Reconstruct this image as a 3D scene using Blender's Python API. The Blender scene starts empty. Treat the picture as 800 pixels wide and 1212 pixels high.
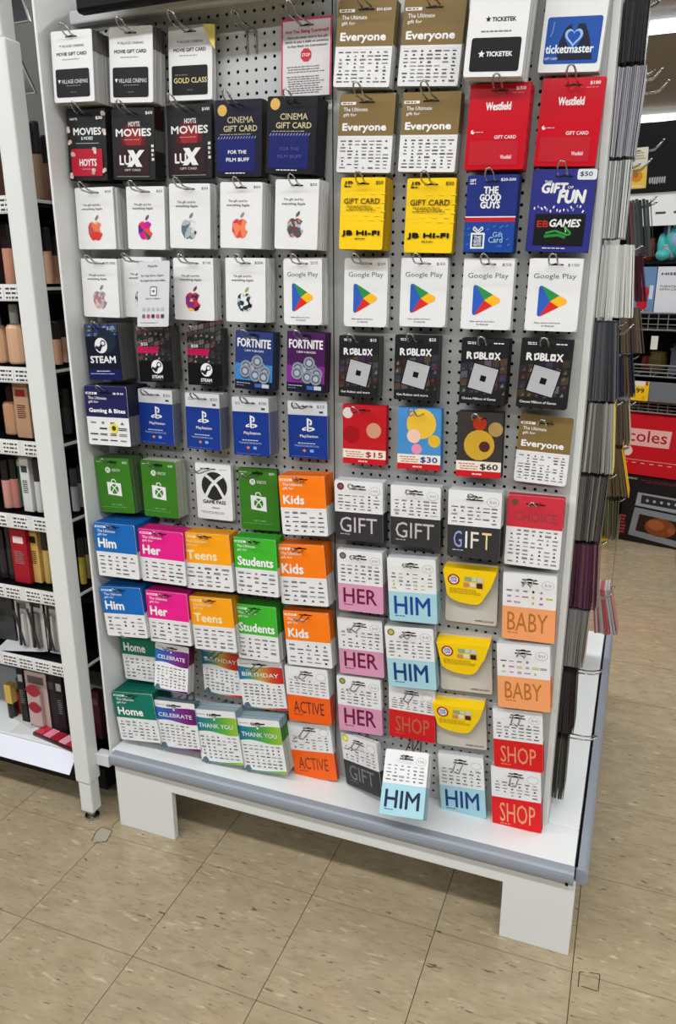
import bpy, math, random
from mathutils import Vector, Matrix, Euler
rnd = random.Random(7)
scn = bpy.context.scene
COL = scn.collection

# ------------------------------------------------------------------ camera
F = 905.525
CAM = Vector((0.9184, -1.3851, 1.4369))
EUL = Euler((1.2761, 0.0034, 0.3720), 'XYZ')
cd = bpy.data.cameras.new('camera'); cam = bpy.data.objects.new('camera', cd); COL.objects.link(cam)
cam.location = CAM; cam.rotation_euler = EUL
cd.sensor_fit = 'HORIZONTAL'; cd.sensor_width = 36.0; cd.lens = F / 800 * 36.0
cd.clip_start = 0.02; cd.clip_end = 100
scn.camera = cam
RM = EUL.to_matrix()

# ------------------------------------------------------------------ world, light, exposure
scn.view_settings.view_transform = 'Standard'; scn.view_settings.look = 'None'
scn.view_settings.gamma = 1.0; scn.view_settings.exposure = 0.0
w = bpy.data.worlds.new('world'); scn.world = w; w.use_nodes = True
w.node_tree.nodes['Background'].inputs[0].default_value = (0.9, 0.95, 1, 1)
w.node_tree.nodes['Background'].inputs[1].default_value = 0.35
CEIL = 3.2
LIGHT_ROWS = [-3.6, -1.5, 1.6, 5.1, 8.5]
for i, y in enumerate(LIGHT_ROWS):
    ld = bpy.data.lights.new('tube_light', 'AREA'); ld.shape = 'RECTANGLE'
    ld.size = 11.0; ld.size_y = 0.22; ld.energy = {-3.6: 190, -1.5: 185, 1.6: 150}.get(y, 140); ld.color = (0.97, 0.985, 1.0)
    lo = bpy.data.objects.new('tube_light', ld); COL.objects.link(lo); lo.location = (0.6, y, CEIL - 0.14)

# ------------------------------------------------------------------ helpers
def lin(c):
    if isinstance(c, str):
        c = c.lstrip('#'); c = tuple(int(c[i:i+2], 16) for i in (0, 2, 4))
    out = []
    for v in c[:3]:
        v = v / 255.0
        out.append(v / 12.92 if v <= 0.04045 else ((v + 0.055) / 1.055) ** 2.4)
    return tuple(out)
def shade(c, k):
    if isinstance(c, str):
        c = c.lstrip('#'); c = tuple(int(c[i:i+2], 16) for i in (0, 2, 4))
    return tuple(max(0, min(255, v * k)) for v in c)

def bp(px, py, ax, v):
    """point of the room seen at photograph pixel (px,py) lying on the plane axis ax = v"""
    d = RM @ Vector(((px - 400) / F, -(py - 606) / F, -1.0))
    return CAM + d * ((v - CAM[ax]) / d[ax])

def new_mat(name, base=None, rough=0.5, metal=0.0, attr=False, noise=0.0, nscale=60, bump=0.0, spec=0.5, coat=0.0):
    m = bpy.data.materials.new(name); m.use_nodes = True
    nt = m.node_tree; b = nt.nodes['Principled BSDF']
    b.inputs['Roughness'].default_value = rough; b.inputs['Metallic'].default_value = metal
    b.inputs['Specular IOR Level'].default_value = spec
    b.inputs['Coat Weight'].default_value = coat; b.inputs['Coat Roughness'].default_value = 0.12
    src = None
    if attr:
        a = nt.nodes.new('ShaderNodeAttribute'); a.attribute_name = 'ink'; src = a.outputs['Color']
    else:
        r = nt.nodes.new('ShaderNodeRGB'); r.outputs[0].default_value = (*lin(base), 1); src = r.outputs[0]
    if noise or bump:
        g = nt.nodes.new('ShaderNodeNewGeometry')
        n = nt.nodes.new('ShaderNodeTexNoise'); n.inputs['Scale'].default_value = nscale; n.inputs['Detail'].default_value = 4
        nt.links.new(g.outputs['Position'], n.inputs['Vector'])
        mr = nt.nodes.new('ShaderNodeMapRange'); mr.inputs['To Min'].default_value = 1 - noise; mr.inputs['To Max'].default_value = 1 + noise
        nt.links.new(n.outputs['Fac'], mr.inputs['Value'])
        mx = nt.nodes.new('ShaderNodeVectorMath'); mx.operation = 'SCALE'
        nt.links.new(src, mx.inputs[0]); nt.links.new(mr.outputs[0], mx.inputs['Scale']); src = mx.outputs[0]
        if bump:
            bu = nt.nodes.new('ShaderNodeBump'); bu.inputs['Strength'].default_value = bump; bu.inputs['Distance'].default_value = 0.001
            nt.links.new(n.outputs['Fac'], bu.inputs['Height']); nt.links.new(bu.outputs[0], b.inputs['Normal'])
    nt.links.new(src, b.inputs['Base Color'])
    return m

M = {
 'card': new_mat('printed_card', rough=0.42, attr=True, noise=0.03, nscale=25, spec=0.24),
 'gloss': new_mat('glossy_plastic', rough=0.16, attr=True, noise=0.03, nscale=20),
 'white': new_mat('white_powder_coat', (220, 223, 222), rough=0.34, noise=0.035, nscale=9, bump=0.02),
 'panel': new_mat('grey_peg_panel', (186, 188, 186), rough=0.34, noise=0.04, nscale=6, bump=0.02),
 'bumper': new_mat('grey_vinyl_bumper', (136, 143, 152), rough=0.38, noise=0.05, nscale=12, bump=0.03),
 'wire': new_mat('chrome_wire', (176, 176, 174), rough=0.22, metal=1.0, noise=0.05, nscale=40),
 'dark': new_mat('black_plastic', (9, 9, 11), rough=0.5, noise=0.1, nscale=30, spec=0.15),
 'ceil': new_mat('ceiling_paint', (150, 142, 136), rough=0.8, noise=0.03, nscale=3),
 'wall': new_mat('wall_paint', (112, 110, 106), rough=0.8, noise=0.03, nscale=3),
 'glass': None,
}
gm = bpy.data.materials.new('clear_glass'); gm.use_nodes = True
gb = gm.node_tree.nodes['Principled BSDF']; gb.inputs['Transmission Weight'].default_value = 0.85
gb.inputs['Roughness'].default_value = 0.08; gb.inputs['Base Color'].default_value = (0.9, 0.85, 0.8, 1); M['glass'] = gm
em = bpy.data.materials.new('lit_tube'); em.use_nodes = True
eb = em.node_tree.nodes['Principled BSDF']; eb.inputs['Emission Color'].default_value = (0.95, 0.98, 1, 1); eb.inputs['Emission Strength'].default_value = 2.2
eb.inputs['Base Color'].default_value = (0.9, 0.9, 0.9, 1); M['tube'] = em

class MB:
    """mesh collector with a colour per face"""
    def __init__(s): s.v = []; s.f = []; s.c = []
    def face(s, pts, col):
        n = len(s.v); s.v += [tuple(p) for p in pts]; s.f.append(tuple(range(n, n + len(pts)))); s.c.append(lin(col) if not isinstance(col, list) else col)
    def box(s, x0, x1, y0, y1, z0, z1, col=(200, 200, 200), mat=None):
        p = [(x0,y0,z0),(x1,y0,z0),(x1,y1,z0),(x0,y1,z0),(x0,y0,z1),(x1,y0,z1),(x1,y1,z1),(x0,y1,z1)]
        if mat: p = [tuple(mat @ Vector(q)) for q in p]
        n = len(s.v); s.v += p; L = lin(col)
        for f in ((0,1,5,4),(1,2,6,5),(2,3,7,6),(3,0,4,7),(4,5,6,7),(3,2,1,0)):
            s.f.append(tuple(n + i for i in f)); s.c.append(L)
        return s
    def prism(s, pts, y0, y1, col, side=None):
        """outline in x,z pulled from y0 to y1"""
        n = len(s.v); k = len(pts); L = lin(col); S = lin(side) if side else L
        s.v += [(x, y0, z) for x, z in pts] + [(x, y1, z) for x, z in pts]
        s.f.append(tuple(range(n, n + k))); s.c.append(L)
        s.f.append(tuple(n + k + i for i in reversed(range(k)))); s.c.append(L)
        for i in range(k):
            j = (i + 1) % k; s.f.append((n + j, n + i, n + k + i, n + k + j)); s.c.append(S)
        return s
    def ring(s, centers, n=6, cols=None, cap=True):
        """sweep: centers = [(Vector, radius)]"""
        b0 = len(s.v); k = len(centers)
        for i, (c, r) in enumerate(centers):
            a = centers[max(0, i - 1)][0]; b = centers[min(k - 1, i + 1)][0]
            t = (b - a).normalized(); up = Vector((0, 0, 1)) if abs(t.z) < 0.9 else Vector((1, 0, 0))
            u = t.cross(up).normalized(); w_ = u.cross(t)
            for j in range(n):
                g = 2 * math.pi * j / n; s.v.append(tuple(c + u * (r * math.cos(g)) + w_ * (r * math.sin(g))))
        for i in range(k - 1):
            cc = lin(cols[i] if cols else (180, 180, 180))
            for j in range(n):
                q = (j + 1) % n
                s.f.append((b0 + i*n + j, b0 + i*n + q, b0 + (i+1)*n + q, b0 + (i+1)*n + j)); s.c.append(cc)
        if cap:
            s.f.append(tuple(b0 + j for j in reversed(range(n)))); s.c.append(lin(cols[0] if cols else (180,)*3))
            s.f.append(tuple(b0 + (k-1)*n + j for j in range(n))); s.c.append(lin(cols[-1] if cols else (180,)*3))
        return s
    def lathe(s, prof, cx=0, cy=0, n=14, cols=None, sy=1.0):
        """prof = [(r,z)] bottom to top"""
        b0 = len(s.v); k = len(prof)
        for r, z in prof:
            for j in range(n):
                g = 2 * math.pi * j / n; s.v.append((cx + r * math.cos(g), cy + sy * r * math.sin(g), z))
        for i in range(k - 1):
            cc = lin(cols[i] if cols else (200,)*3)
            for j in range(n):
                q = (j + 1) % n
                s.f.append((b0+i*n+j, b0+i*n+q, b0+(i+1)*n+q, b0+(i+1)*n+j)); s.c.append(cc)
        s.f.append(tuple(b0 + j for j in reversed(range(n)))); s.c.append(lin(cols[0] if cols else (200,)*3))
        s.f.append(tuple(b0 + (k-1)*n + j for j in range(n))); s.c.append(lin(cols[-1] if cols else (200,)*3))
        return s
    def build(s, name, mat, parent=None, smooth=False, bevel=0):
        me = bpy.data.meshes.new(name); me.from_pydata(s.v, [], s.f)
        at = me.attributes.new('ink', 'FLOAT_COLOR', 'CORNER')
        buf = []
        for f, c in zip(s.f, s.c):
            for i in range(len(f)): buf += (c[0], c[1], c[2], 1.0)
        at.data.foreach_set('color', buf)
        if smooth: me.polygons.foreach_set('use_smooth', [True] * len(me.polygons))
        me.materials.append(M[mat]); me.update()
        o = bpy.data.objects.new(name, me); COL.objects.link(o); o.parent = parent
        if bevel:
            b = o.modifiers.new('bevel', 'BEVEL'); b.width = bevel; b.segments = 2; b.limit_method = 'ANGLE'
        return o

def tag(o, label=None, cat=None, group=None, kind=None):
    for k, v in (('label', label), ('category', cat), ('group', group), ('kind', kind)):
        if v: o[k] = v
    return o
def empty(name, loc=(0, 0, 0), mat=None):
    o = bpy.data.objects.new(name, None); COL.objects.link(o); o.empty_display_size = 0.05
    if mat is not None: o.matrix_world = mat
    else: o.location = loc
    return o

_T = {}
def tmesh(s):
    k = s
    if k not in _T:
        cu = bpy.data.curves.new('t', 'FONT'); cu.body = s; cu.resolution_u = 2
        ob = bpy.data.objects.new('t', cu); me = bpy.data.meshes.new_from_object(ob)
        vs = [(v.co.x, v.co.y) for v in me.vertices]; fs = [tuple(p.vertices) for p in me.polygons]
        xs = [v[0] for v in vs] or [0, 1]; ys = [v[1] for v in vs] or [0, 1]
        x0, x1, y0, y1 = min(xs), max(xs), min(ys), max(ys)
        _T[k] = ([((x - x0) / max(1e-6, x1 - x0), (y1 - y) / max(1e-6, y1 - y0)) for x, y in vs], fs)
        bpy.data.objects.remove(ob); bpy.data.curves.remove(cu); bpy.data.meshes.remove(me)
    return _T[k]

WH = (228, 229, 230); BK = (10, 10, 12); GY = (120, 120, 122)
class Print:
    """printing on a flat sheet: u 0..1 to the right, v 0..1 down; W, H in metres"""
    def __init__(s, W, H, face_y=0.0, sign=-1): s.W = W; s.H = H; s.h = 0.0002; s.parts = {}; s.y = face_y; s.sg = sign
    def P(s, u, v): return ((u - .5) * s.W, s.y + s.sg * s.h, -v * s.H)
    def mb(s, part): return s.parts.setdefault(part, MB())
    def poly(s, pts, col, part='printed_panel'):
        s.mb(part).face([s.P(u, v) for u, v in reversed(pts)], col); s.h += 0.00006; return s
    def rect(s, u0, v0, u1, v1, col, part='printed_panel'): return s.poly([(u0, v0), (u1, v0), (u1, v1), (u0, v1)], col, part)
    def rrect(s, u0, v0, u1, v1, col, r=.05, part='printed_panel'):
        ru = r; rv = r * s.W / s.H; p = []
        for cu, cv, a0 in ((u1-ru, v0+rv, -90), (u1-ru, v1-rv, 0), (u0+ru, v1-rv, 90), (u0+ru, v0+rv, 180)):
            for i in range(4):
                a = math.radians(a0 + i * 30); p.append((cu + ru * math.cos(a), cv + rv * math.sin(a)))
        return s.poly(p, col, part)
    def disc(s, u, v, r, col, part='emblem', n=16, ru=None):
        """r is a share of the width"""
        rv = r * s.W / s.H; ru = ru or r
        return s.poly([(u + ru * math.cos(2*math.pi*i/n), v + rv * math.sin(2*math.pi*i/n)) for i in range(n)], col, part)
    def line(s, pts, wd, col, part='emblem'):
        k = s.W / s.H
        for a, b in zip(pts, pts[1:]):
            du, dv = b[0]-a[0], (b[1]-a[1]) / k; L = math.hypot(du, dv) or 1; nu, nv = -dv/L*wd/2, du/L*wd/2*k
            s.mb(part).face([s.P(a[0]+nu, a[1]+nv), s.P(b[0]+nu, b[1]+nv), s.P(b[0]-nu, b[1]-nv), s.P(a[0]-nu, a[1]-nv)], col)
        s.h += 0.00006; return s
    def text(s, t, u0, v0, u1, v1, col, bold=.012, slope=0, part='lettering'):
        vs, fs = tmesh(t); m = s.mb(part); L = lin(col)
        dv = bold * (v1 - v0) / .73 if bold > .008 else 0; du = dv * s.H / s.W   # heavier weight: the outline drawn again, shifted
        for a, e in (((0, 0),) if not dv else ((du, 0), (-du, 0), (0, dv), (0, -dv))):
            n = len(m.v); m.v += [s.P(u0 + x * (u1 - u0) + slope * (1 - y) + a, v0 + y * (v1 - v0) + e) for x, y in vs]
            for f in fs: m.f.append(tuple(n + i for i in f)); m.c.append(L)
            s.h += 0.00001
        s.h += 0.00006; return s
    def marks(s, u0, v0, u1, v1, rows, cols, seed=1, pal=((40,40,44),(60,60,64),(84,84,88),(110,60,60),(54,58,84),(130,130,130)), big=1.0, part='logo_grid'):
        """tiny unreadable trade marks: a grid of small bars, dots and peaks"""
        r = random.Random(seed); m = s.mb(part)
        cw, ch = (u1-u0)/cols, (v1-v0)/rows
        for i in range(rows):
            for j in range(cols):
                if r.random() < .07: continue
                cu, cv = u0+(j+.5)*cw, v0+(i+.5)*ch; c = r.choice(pal); k = r.random()
                if k < .72:
                    a, b = cw*r.uniform(.22,.42), ch*r.uniform(.10,.2)*big; q = 2 if r.random() < .5 else 1
                    for e in range(q):
                        cc = cv + (e - (q-1)/2) * b * 1.5; bb = b / (q * 1.0) * .8
                        m.face([s.P(cu-a,cc-bb), s.P(cu+a,cc-bb), s.P(cu+a,cc+bb), s.P(cu-a,cc+bb)], c)
                elif k < .86:
                    a = cw*.16
                    m.face([s.P(cu+a*math.cos(t), cv+ch*.26*math.sin(t)) for t in (0,.8,1.6,2.4,3.14,3.9,4.7,5.5)], c)
                else: m.face([s.P(cu-cw*.18,cv+ch*.2), s.P(cu+cw*.18,cv+ch*.2), s.P(cu,cv-ch*.28)], c)
        s.h += 0.00006; return s
    def small(s, u0, v0, u1, v1, n, col=GY, fill=.5, seed=1):
        """lines of print too small to read"""
        r = random.Random(seed); m = s.mb('small_print'); ch = (v1-v0)/n
        for i in range(n):
            u = u0 + (u1-u0)*r.uniform(0,.12); e = u1 - (u1-u0)*r.uniform(0,.2)
            while u < e:
                wd = r.uniform(.03,.09); b = min(e, u+wd); cv = v0+(i+.5)*ch
                m.face([s.P(u,cv-ch*fill/2), s.P(b,cv-ch*fill/2), s.P(b,cv+ch*fill/2), s.P(u,cv+ch*fill/2)], col); u = b + .015
        s.h += 0.00006; return s
    def slot(s, v=.085, col=(12,12,14), u=.5, wd=.14):  # slot is not cut: the dark of the hole is painted on
        s.poly([(u-wd,v-.009),(u-.05,v-.009),(u-.03,v-.02),(u+.03,v-.02),(u+.05,v-.009),(u+wd,v-.009),(u+wd,v+.010),(u-wd,v+.010)], col, 'painted_slot')
        return s
    def build(s, parent):
        for k, m in s.parts.items():
            o = m.build(k, 'card', parent)
            if k in ('logo_grid', 'small_print'): o['kind'] = 'stuff'

def rounded(W, H, r, seg=3):
    p = []
    for cx, cz, a0 in ((W/2-r, -r, 0), (-W/2+r, -r, 90), (-W/2+r, -H+r, 180), (W/2-r, -H+r, 270)):
        for i in range(seg + 1):
            a = math.radians(a0 + i * 90 / seg); p.append((cx + r * math.cos(a), cz + r * math.sin(a)))
    return p

# ------------------------------------------------------------------ the room
def structure(o): o['kind'] = 'structure'; return o
fl = bpy.data.materials.new('vinyl_tile'); fl.use_nodes = True
nt = fl.node_tree; b = nt.nodes['Principled BSDF']
geo = nt.nodes.new('ShaderNodeNewGeometry'); oi = nt.nodes.new('ShaderNodeObjectInfo')
def mapped(sx, sy, sc, det=5, rot=0.0, rough=.55):
    mp = nt.nodes.new('ShaderNodeMapping'); mp.inputs['Scale'].default_value = (sx, sy, 1); mp.inputs['Rotation'].default_value = (0, 0, rot)
    ad = nt.nodes.new('ShaderNodeVectorMath'); ad.operation = 'MULTIPLY_ADD'
    nt.links.new(oi.outputs['Random'], ad.inputs[0]); ad.inputs[1].default_value = (13, 7, 5)
    nt.links.new(geo.outputs['Position'], ad.inputs[2]); nt.links.new(ad.outputs[0], mp.inputs['Vector'])
    n = nt.nodes.new('ShaderNodeTexNoise'); n.inputs['Scale'].default_value = sc; n.inputs['Detail'].default_value = det; n.inputs['Roughness'].default_value = rough
    nt.links.new(mp.outputs[0], n.inputs['Vector']); return n.outputs['Fac']
def ramp(src, stops):
    r = nt.nodes.new('ShaderNodeValToRGB'); e = r.color_ramp.elements
    while len(e) > 1: e.remove(e[-1])
    e[0].position = stops[0][0]; e[0].color = (*stops[0][1], 1)
    for p, c in stops[1:]:
        q = e.new(p); q.color = (*c, 1)
    nt.links.new(src, r.inputs[0]); return r.outputs[0]
def mix(fac, a, bcol):
    m = nt.nodes.new('ShaderNodeMix'); m.data_type = 'RGBA'; nt.links.new(fac, m.inputs[0]); nt.links.new(a, m.inputs[6])
    if isinstance(bcol, tuple): m.inputs[7].default_value = (*bcol, 1)
    else: nt.links.new(bcol, m.inputs[7])
    return m.outputs[2]
base = ramp(mapped(1, 2.0, 16, 6), [(0.3, lin((152, 137, 110))), (0.52, lin((161, 146, 118))), (0.75, lin((171, 156, 128)))])
lt = ramp(mapped(.6, 2.4, 34, 3, 0.2), [(0.0, (0,0,0)), (0.62, (0,0,0)), (0.72, (.65,.65,.65))])
dk = ramp(mapped(.55, 2.6, 46, 3, -0.1), [(0.0, (0,0,0)), (0.665, (0,0,0)), (0.71, (.85,.85,.85))])
md = ramp(mapped(.5, 2.2, 60, 4, 0.15), [(0.0, (0,0,0)), (0.54, (0,0,0)), (0.70, (.55,.55,.55))])
c1 = mix(lt, base, lin((196, 183, 156))); c2 = mix(md, c1, lin((128, 112, 86))); c3 = mix(dk, c2, lin((70, 60, 46)))
nt.links.new(c3, b.inputs['Base Color'])
rr = nt.nodes.new('ShaderNodeMapRange'); rr.inputs['To Min'].default_value = .13; rr.inputs['To Max'].default_value = .26
nt.links.new(mapped(1, 1, 6, 4), rr.inputs['Value']); nt.links.new(rr.outputs[0], b.inputs['Roughness'])
M['tile'] = fl
M['grout'] = new_mat('dark_joint', (78, 68, 50), rough=.8, noise=.1)
TH = math.radians(0.424); TS = 0.305
floor = structure(MB().box(-9, 9, -7, 14, -0.06, -0.0035, (90,80,60)).build('floor', 'grout'))
tm = MB(); g = .0009
for k in range(1): tm.box(g, TS - g, g, TS - g, -.004, 0, (160,150,120))
tile0 = tm.build('tile', 'tile', floor)
tile0.rotation_euler.z = TH
placed_t = []
RT = Matrix.Rotation(TH, 3, 'Z')
for i in range(-8, 8):
    for j in range(-5, 14):
        placed_t.append((i, j))
first = True
for i, j in placed_t[:304]:
    o = tile0 if first else tile0.copy()
    if not first: COL.objects.link(o); o.parent = floor
    first = False
    o.location = RT @ Vector((i * TS, j * TS, 0))
rest = MB()
def far_tiles():
    for i in range(-28, 28):
        for j in range(-21, 44):
            if -8 <= i < 8 and -5 <= j < 14: continue
            p = [RT @ Vector((i*TS+a, j*TS+c, 0)) for a, c in ((g,g),(TS-g,g),(TS-g,TS-g),(g,TS-g))]
            rest.face(p, (160,150,120))
far_tiles(); ro = rest.build('far_tiles', 'tile', floor); ro['kind'] = 'stuff'
# chipped patch of tile and an old taped outline on the floor
ch = MB(); q = [bp(*p, 2, .0004) for p in ((113,986),(120,979),(133,983),(126,995),(113,996))]; ch.face(q, (160,156,138))
ch.build('chipped_tile_patch', 'card', floor)
mk = MB()
def strip(a, c, w_, col, m, z=.0006):
    A, B = bp(*a, 2, z), bp(*c, 2, z); t = (B - A).normalized(); n = Vector((-t.y, t.x, 0)) * w_/2
    m.face([A + n, B + n, B - n, A - n], col)
for a, c in (((697,1151),(710,1153)),((710,1153),(708,1173)),((686,1150),(684,1168)),((688,1167),(707,1173)),((686,1150),(691,1151)),
             ((113,985),(120,979)),((120,979),(133,983)),((133,983),(126,996)),((113,985),(108,996)),((126,996),(110,998))): strip(a, c, .002, (70,60,46), mk)
mk.build('scuff_line', 'card', floor)
ce = structure(MB().box(-9, 9, -7, 14, CEIL, CEIL + .05).build('ceiling', 'ceil'))
structure(MB().box(-9, 9, 14, 14.1, 0, CEIL).build('wall_back', 'wall'))
structure(MB().box(-9, 9, -7.1, -7, 0, CEIL).build('wall_front', 'wall'))
structure(MB().box(-9.1, -9, -7, 14, 0, CEIL).build('wall_left', 'wall'))
structure(MB().box(9, 9.1, -7, 14, 0, CEIL).build('wall_right', 'wall'))
names = {-3.6: 'behind the viewer', -1.5: 'above the viewer', 1.6: 'above the card stand', 5.1: 'nearer of the two rows past the stand', 8.5: 'farther row past the stand'}
for y in LIGHT_ROWS:
    e = tag(empty('ceiling_light', (0.6, y, CEIL)), 'long white fluorescent strip light, ' + names[y], 'light', 'fluorescent strip lights')
    MB().box(-5.6, 5.6, -.07, .07, -.06, 0, (230,230,230)).build('housing', 'white', e)
    for s_ in (-.05, .05):
        MB().ring([(Vector((-5.55, s_*1.7, -.085)), .022), (Vector((5.55, s_*1.7, -.085)), .022)], 10).build('tube', 'tube', e)

# ------------------------------------------------------------------ the card stand
PY = .165
stand = tag(empty('display_stand', (0.3, .045, 0)), 'white double-sided pegboard stand with grey bumper edge, full of gift cards', 'display stand')
SL = Vector((0.3, .045, 0))
def part(m, name, mat, parent=stand, bevel=.0015, **k):
    o = m.build(name, mat, parent, **k)
    if bevel: 
        b_ = o.modifiers.new('bevel', 'BEVEL'); b_.width = bevel; b_.segments = 2; b_.limit_method = 'ANGLE'
    if parent is stand: o.location = -SL
    return o
def pegboard(c0, n, xa, xb):
    """perforated sheet: every hole is cut"""
    hp = .0208; vp = .02088; z0 = 1.0262 - 37 * vp; rows = 82; r = .0034; m = MB(); L = lin((180,)*3)
    oc = [(math.cos(math.radians(a)), math.sin(math.radians(a))) for a in range(0, 360, 45)]
    sq = [(1,0),(1,1),(0,1),(-1,1),(-1,0),(-1,-1),(0,-1),(1,-1)]
    for k in range(rows):
        cz = z0 + k * vp
        for i in range(n):
            cx = c0 + i * hp; b0 = len(m.v)
            for (a, c) in sq: m.v.append((cx + a*hp/2, PY, cz + c*vp/2))
            for (a, c) in oc: m.v.append((cx + a*r, PY, cz + c*r))
            for (a, c) in oc: m.v.append((cx + a*r, PY+.0025, cz + c*r))
            for e in range(8):
                f = (e+1) % 8
                m.f.append((b0+f, b0+e, b0+8+e, b0+8+f)); m.c.append(L); m.f.append((b0+8+f, b0+8+e, b0+16+e, b0+16+f)); m.c.append(L)
    zt = z0 + (rows-.5)*vp; zb = z0 - vp/2; xl = c0 - hp/2; xr = c0 + (n-.5)*hp
    for a, c, d, e in ((xa, xl, .22, 1.99), (xr, xb, .22, 1.99), (xl, xr, .22, zb), (xl, xr, zt, 1.99)):
        m.face([(a,PY,d),(c,PY,d),(c,PY,e),(a,PY,e)], (180,)*3)
    return part(m, 'pegboard', 'panel', bevel=0)
pegboard(.2843 - 27*.0208, 28, -.306, .3025)
pegboard(.3484, 22, .3125, .812)
part(MB().box(.3025, .3125, PY+.004, PY+.02, .22, 2.0), 'upright_post', 'panel')
part(MB().box(-.305, .812, PY+.022, PY+.03, .22, 2.0), 'cavity_shade_panel', 'dark', bevel=0)  # black sheet standing in for the shaded cavity behind the holes
part(MB().box(.812, .826, PY-.001, 1.1, .22, 2.05), 'end_panel', 'white')
part(MB().box(-.305, .812, 1.07, 1.09, .22, 2.05), 'back_pegboard', 'panel')
part(MB().box(-.313, -.3065, .058, 1.1, .20, 2.05), 'side_board', 'white')
part(MB().box(-.29, .31, .142, PY-.001, 1.958, 1.985), 'top_rail', 'white', bevel=.004)
part(MB().box(.315, .812, .142, PY-.001, 1.985, 2.01), 'top_rail', 'white', bevel=.004)
# base
part(MB().prism([(-.289,0),(-.1135,0),(-.1135,.150),(.750,.150),(.750,0),(.903,0),(.903,.200),(-.289,.200)], .045, .063, (200,)*3), 'base_board', 'white')
part(MB().box(-.289, -.275, .063, 1.27, .15, .200).box(-.289,-.275,.063,.12,0,.15).box(-.289,-.275,1.15,1.27,0,.15), 'base_board', 'white')
part(MB().box(.889, .903, .063, 1.27, .150, .200).box(.889,.903,.063,.12,0,.150).box(.889,.903,1.15,1.27,0,.150), 'base_board', 'white')
part(MB().box(-.289, .903, 1.255, 1.27, 0, .200), 'base_board', 'white')
part(MB().box(-.274, .888, .30, .31, .002, .199), 'underbase_shade_panel', 'dark', bevel=0)  # black panel added inside the base to deepen the shade underneath
part(MB().box(-.300, .897, .050, PY+.01, .200, .232), 'base_shelf', 'white', bevel=.003)
part(MB().box(.826, .897, PY+.012, 1.268, .200, .232), 'base_shelf', 'white', bevel=.003)
def bumper(x0, x1, y0, y1, along):
    m = MB(); prof = []
    for i in range(9):
        a = math.radians(-90 + i * 22.5); prof.append((.016 * math.cos(a)**.6 if math.cos(a) > 1e-6 else 0, .019 * math.sin(a)))
    pr = [(-.004, -.019)] + prof + [(-.004, .019)]
    A = []; B = []
    for o_, z in pr:
        if along == 'x': A.append((x0, y0 - o_*1.3, .2135 + z)); B.append((x1, y0 - o_*1.3, .2135 + z))
        else: A.append((x0 + o_*1.3, y0, .2135 + z)); B.append((x0 + o_*1.3, y1, .2135 + z))
    n = len(pr)
    for i in range(n):
        j = (i+1) % n; m.face([A[i], A[j], B[j], B[i]], (140,)*3)
    m.face(A, (140,)*3); m.face(B[::-1], (140,)*3)
    return m
part(bumper(-.289, .898, .048, .048, 'x'), 'bumper_strip', 'bumper', bevel=0)
part(bumper(.906, .906, .047, 1.27, 'y'), 'bumper_strip', 'bumper', bevel=0)
part(MB().box(.8985, .9035, .052, 1.265, .20, .2325), 'seam_strip', 'dark', bevel=0)  # dark strip along the seam between shelf and bumper
part(MB().lathe([(.0035, 0), (.0035, .004)], 0, 0, 10), 'bumper_screw', 'dark', bevel=0).location = Vector((.885, .026, .203)) - SL
# header sign over the top left
hs = tag(MB().box(-.20, .35, .05, .075, 1.945, 2.25, (26,26,28)).build('header_sign', 'dark', None, bevel=.008), 'black header sign panel above the top-left corner of the card stand', 'sign')

# ------------------------------------------------------------------ gift cards
def frame_of(q, yt, yb, yr=0.0):
    TL, TR, BR, BL = [bp(*p, 1, y) for p, y in zip(q, (yt, yt+yr, yb+yr, yb))]
    U = ((TR - TL) + (BR - BL)) / 2; D = ((BL - TL) + (BR - TR)) / 2
    W = U.length; H = D.length; c = (TL + TR + BR + BL) / 4
    U.normalize(); D = (D - U * D.dot(U)).normalized(); N = U.cross(-D).normalized()   # x right, y away, z up
    Yv = (-D).cross(U).normalized()
    o = c - D * H / 2
    m = Matrix((( U.x, Yv.x, -D.x, o.x), (U.y, Yv.y, -D.y, o.y), (U.z, Yv.z, -D.z, o.z), (0,0,0,1)))
    return m, W, H
HOOKN = [0]
def hook_mesh(tip, rear, w1=.0102, w0=.0075, up=.016):
    """double wire with a rounded, upturned front loop; local: y from tip (negative) to rear"""
    m = MB(); V = Vector; r = .0017
    path = [V((-w1, rear, -.040)), V((-w1, rear, -.003)), V((-w1, rear-.003, 0)), V((-w0, tip+.030, 0)), V((-w0, tip+.016, .002)), V((-w0*.95, tip+.006, up*.6)),
            V((-w0*.6, tip, up*.95)), V((0, tip-.002, up*1.08)), V((w0*.6, tip, up*.95)), V((w0*.95, tip+.006, up*.6)), V((w0, tip+.016, .002)), V((w0, tip+.030, 0)),
            V((w1, rear-.003, 0)), V((w1, rear, -.003)), V((w1, rear, -.040))]
    m.ring([(p, r) for p in path], 6)
    m.ring([(V((-w1, rear-.001, 0)), r), (V((w1, rear-.001, 0)), r)], 6)
    return m
def hook(loc, tip, rear, label, rz=0.0, group='wire peg hooks on the front pegboard'):
    o = hook_mesh(tip, rear).build('peg_hook', 'wire', None, smooth=True)
    o.location = loc; o.rotation_euler.z = rz
    return tag(o, label, 'hook', group)
GAPB = .010
CARDS = []
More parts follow.
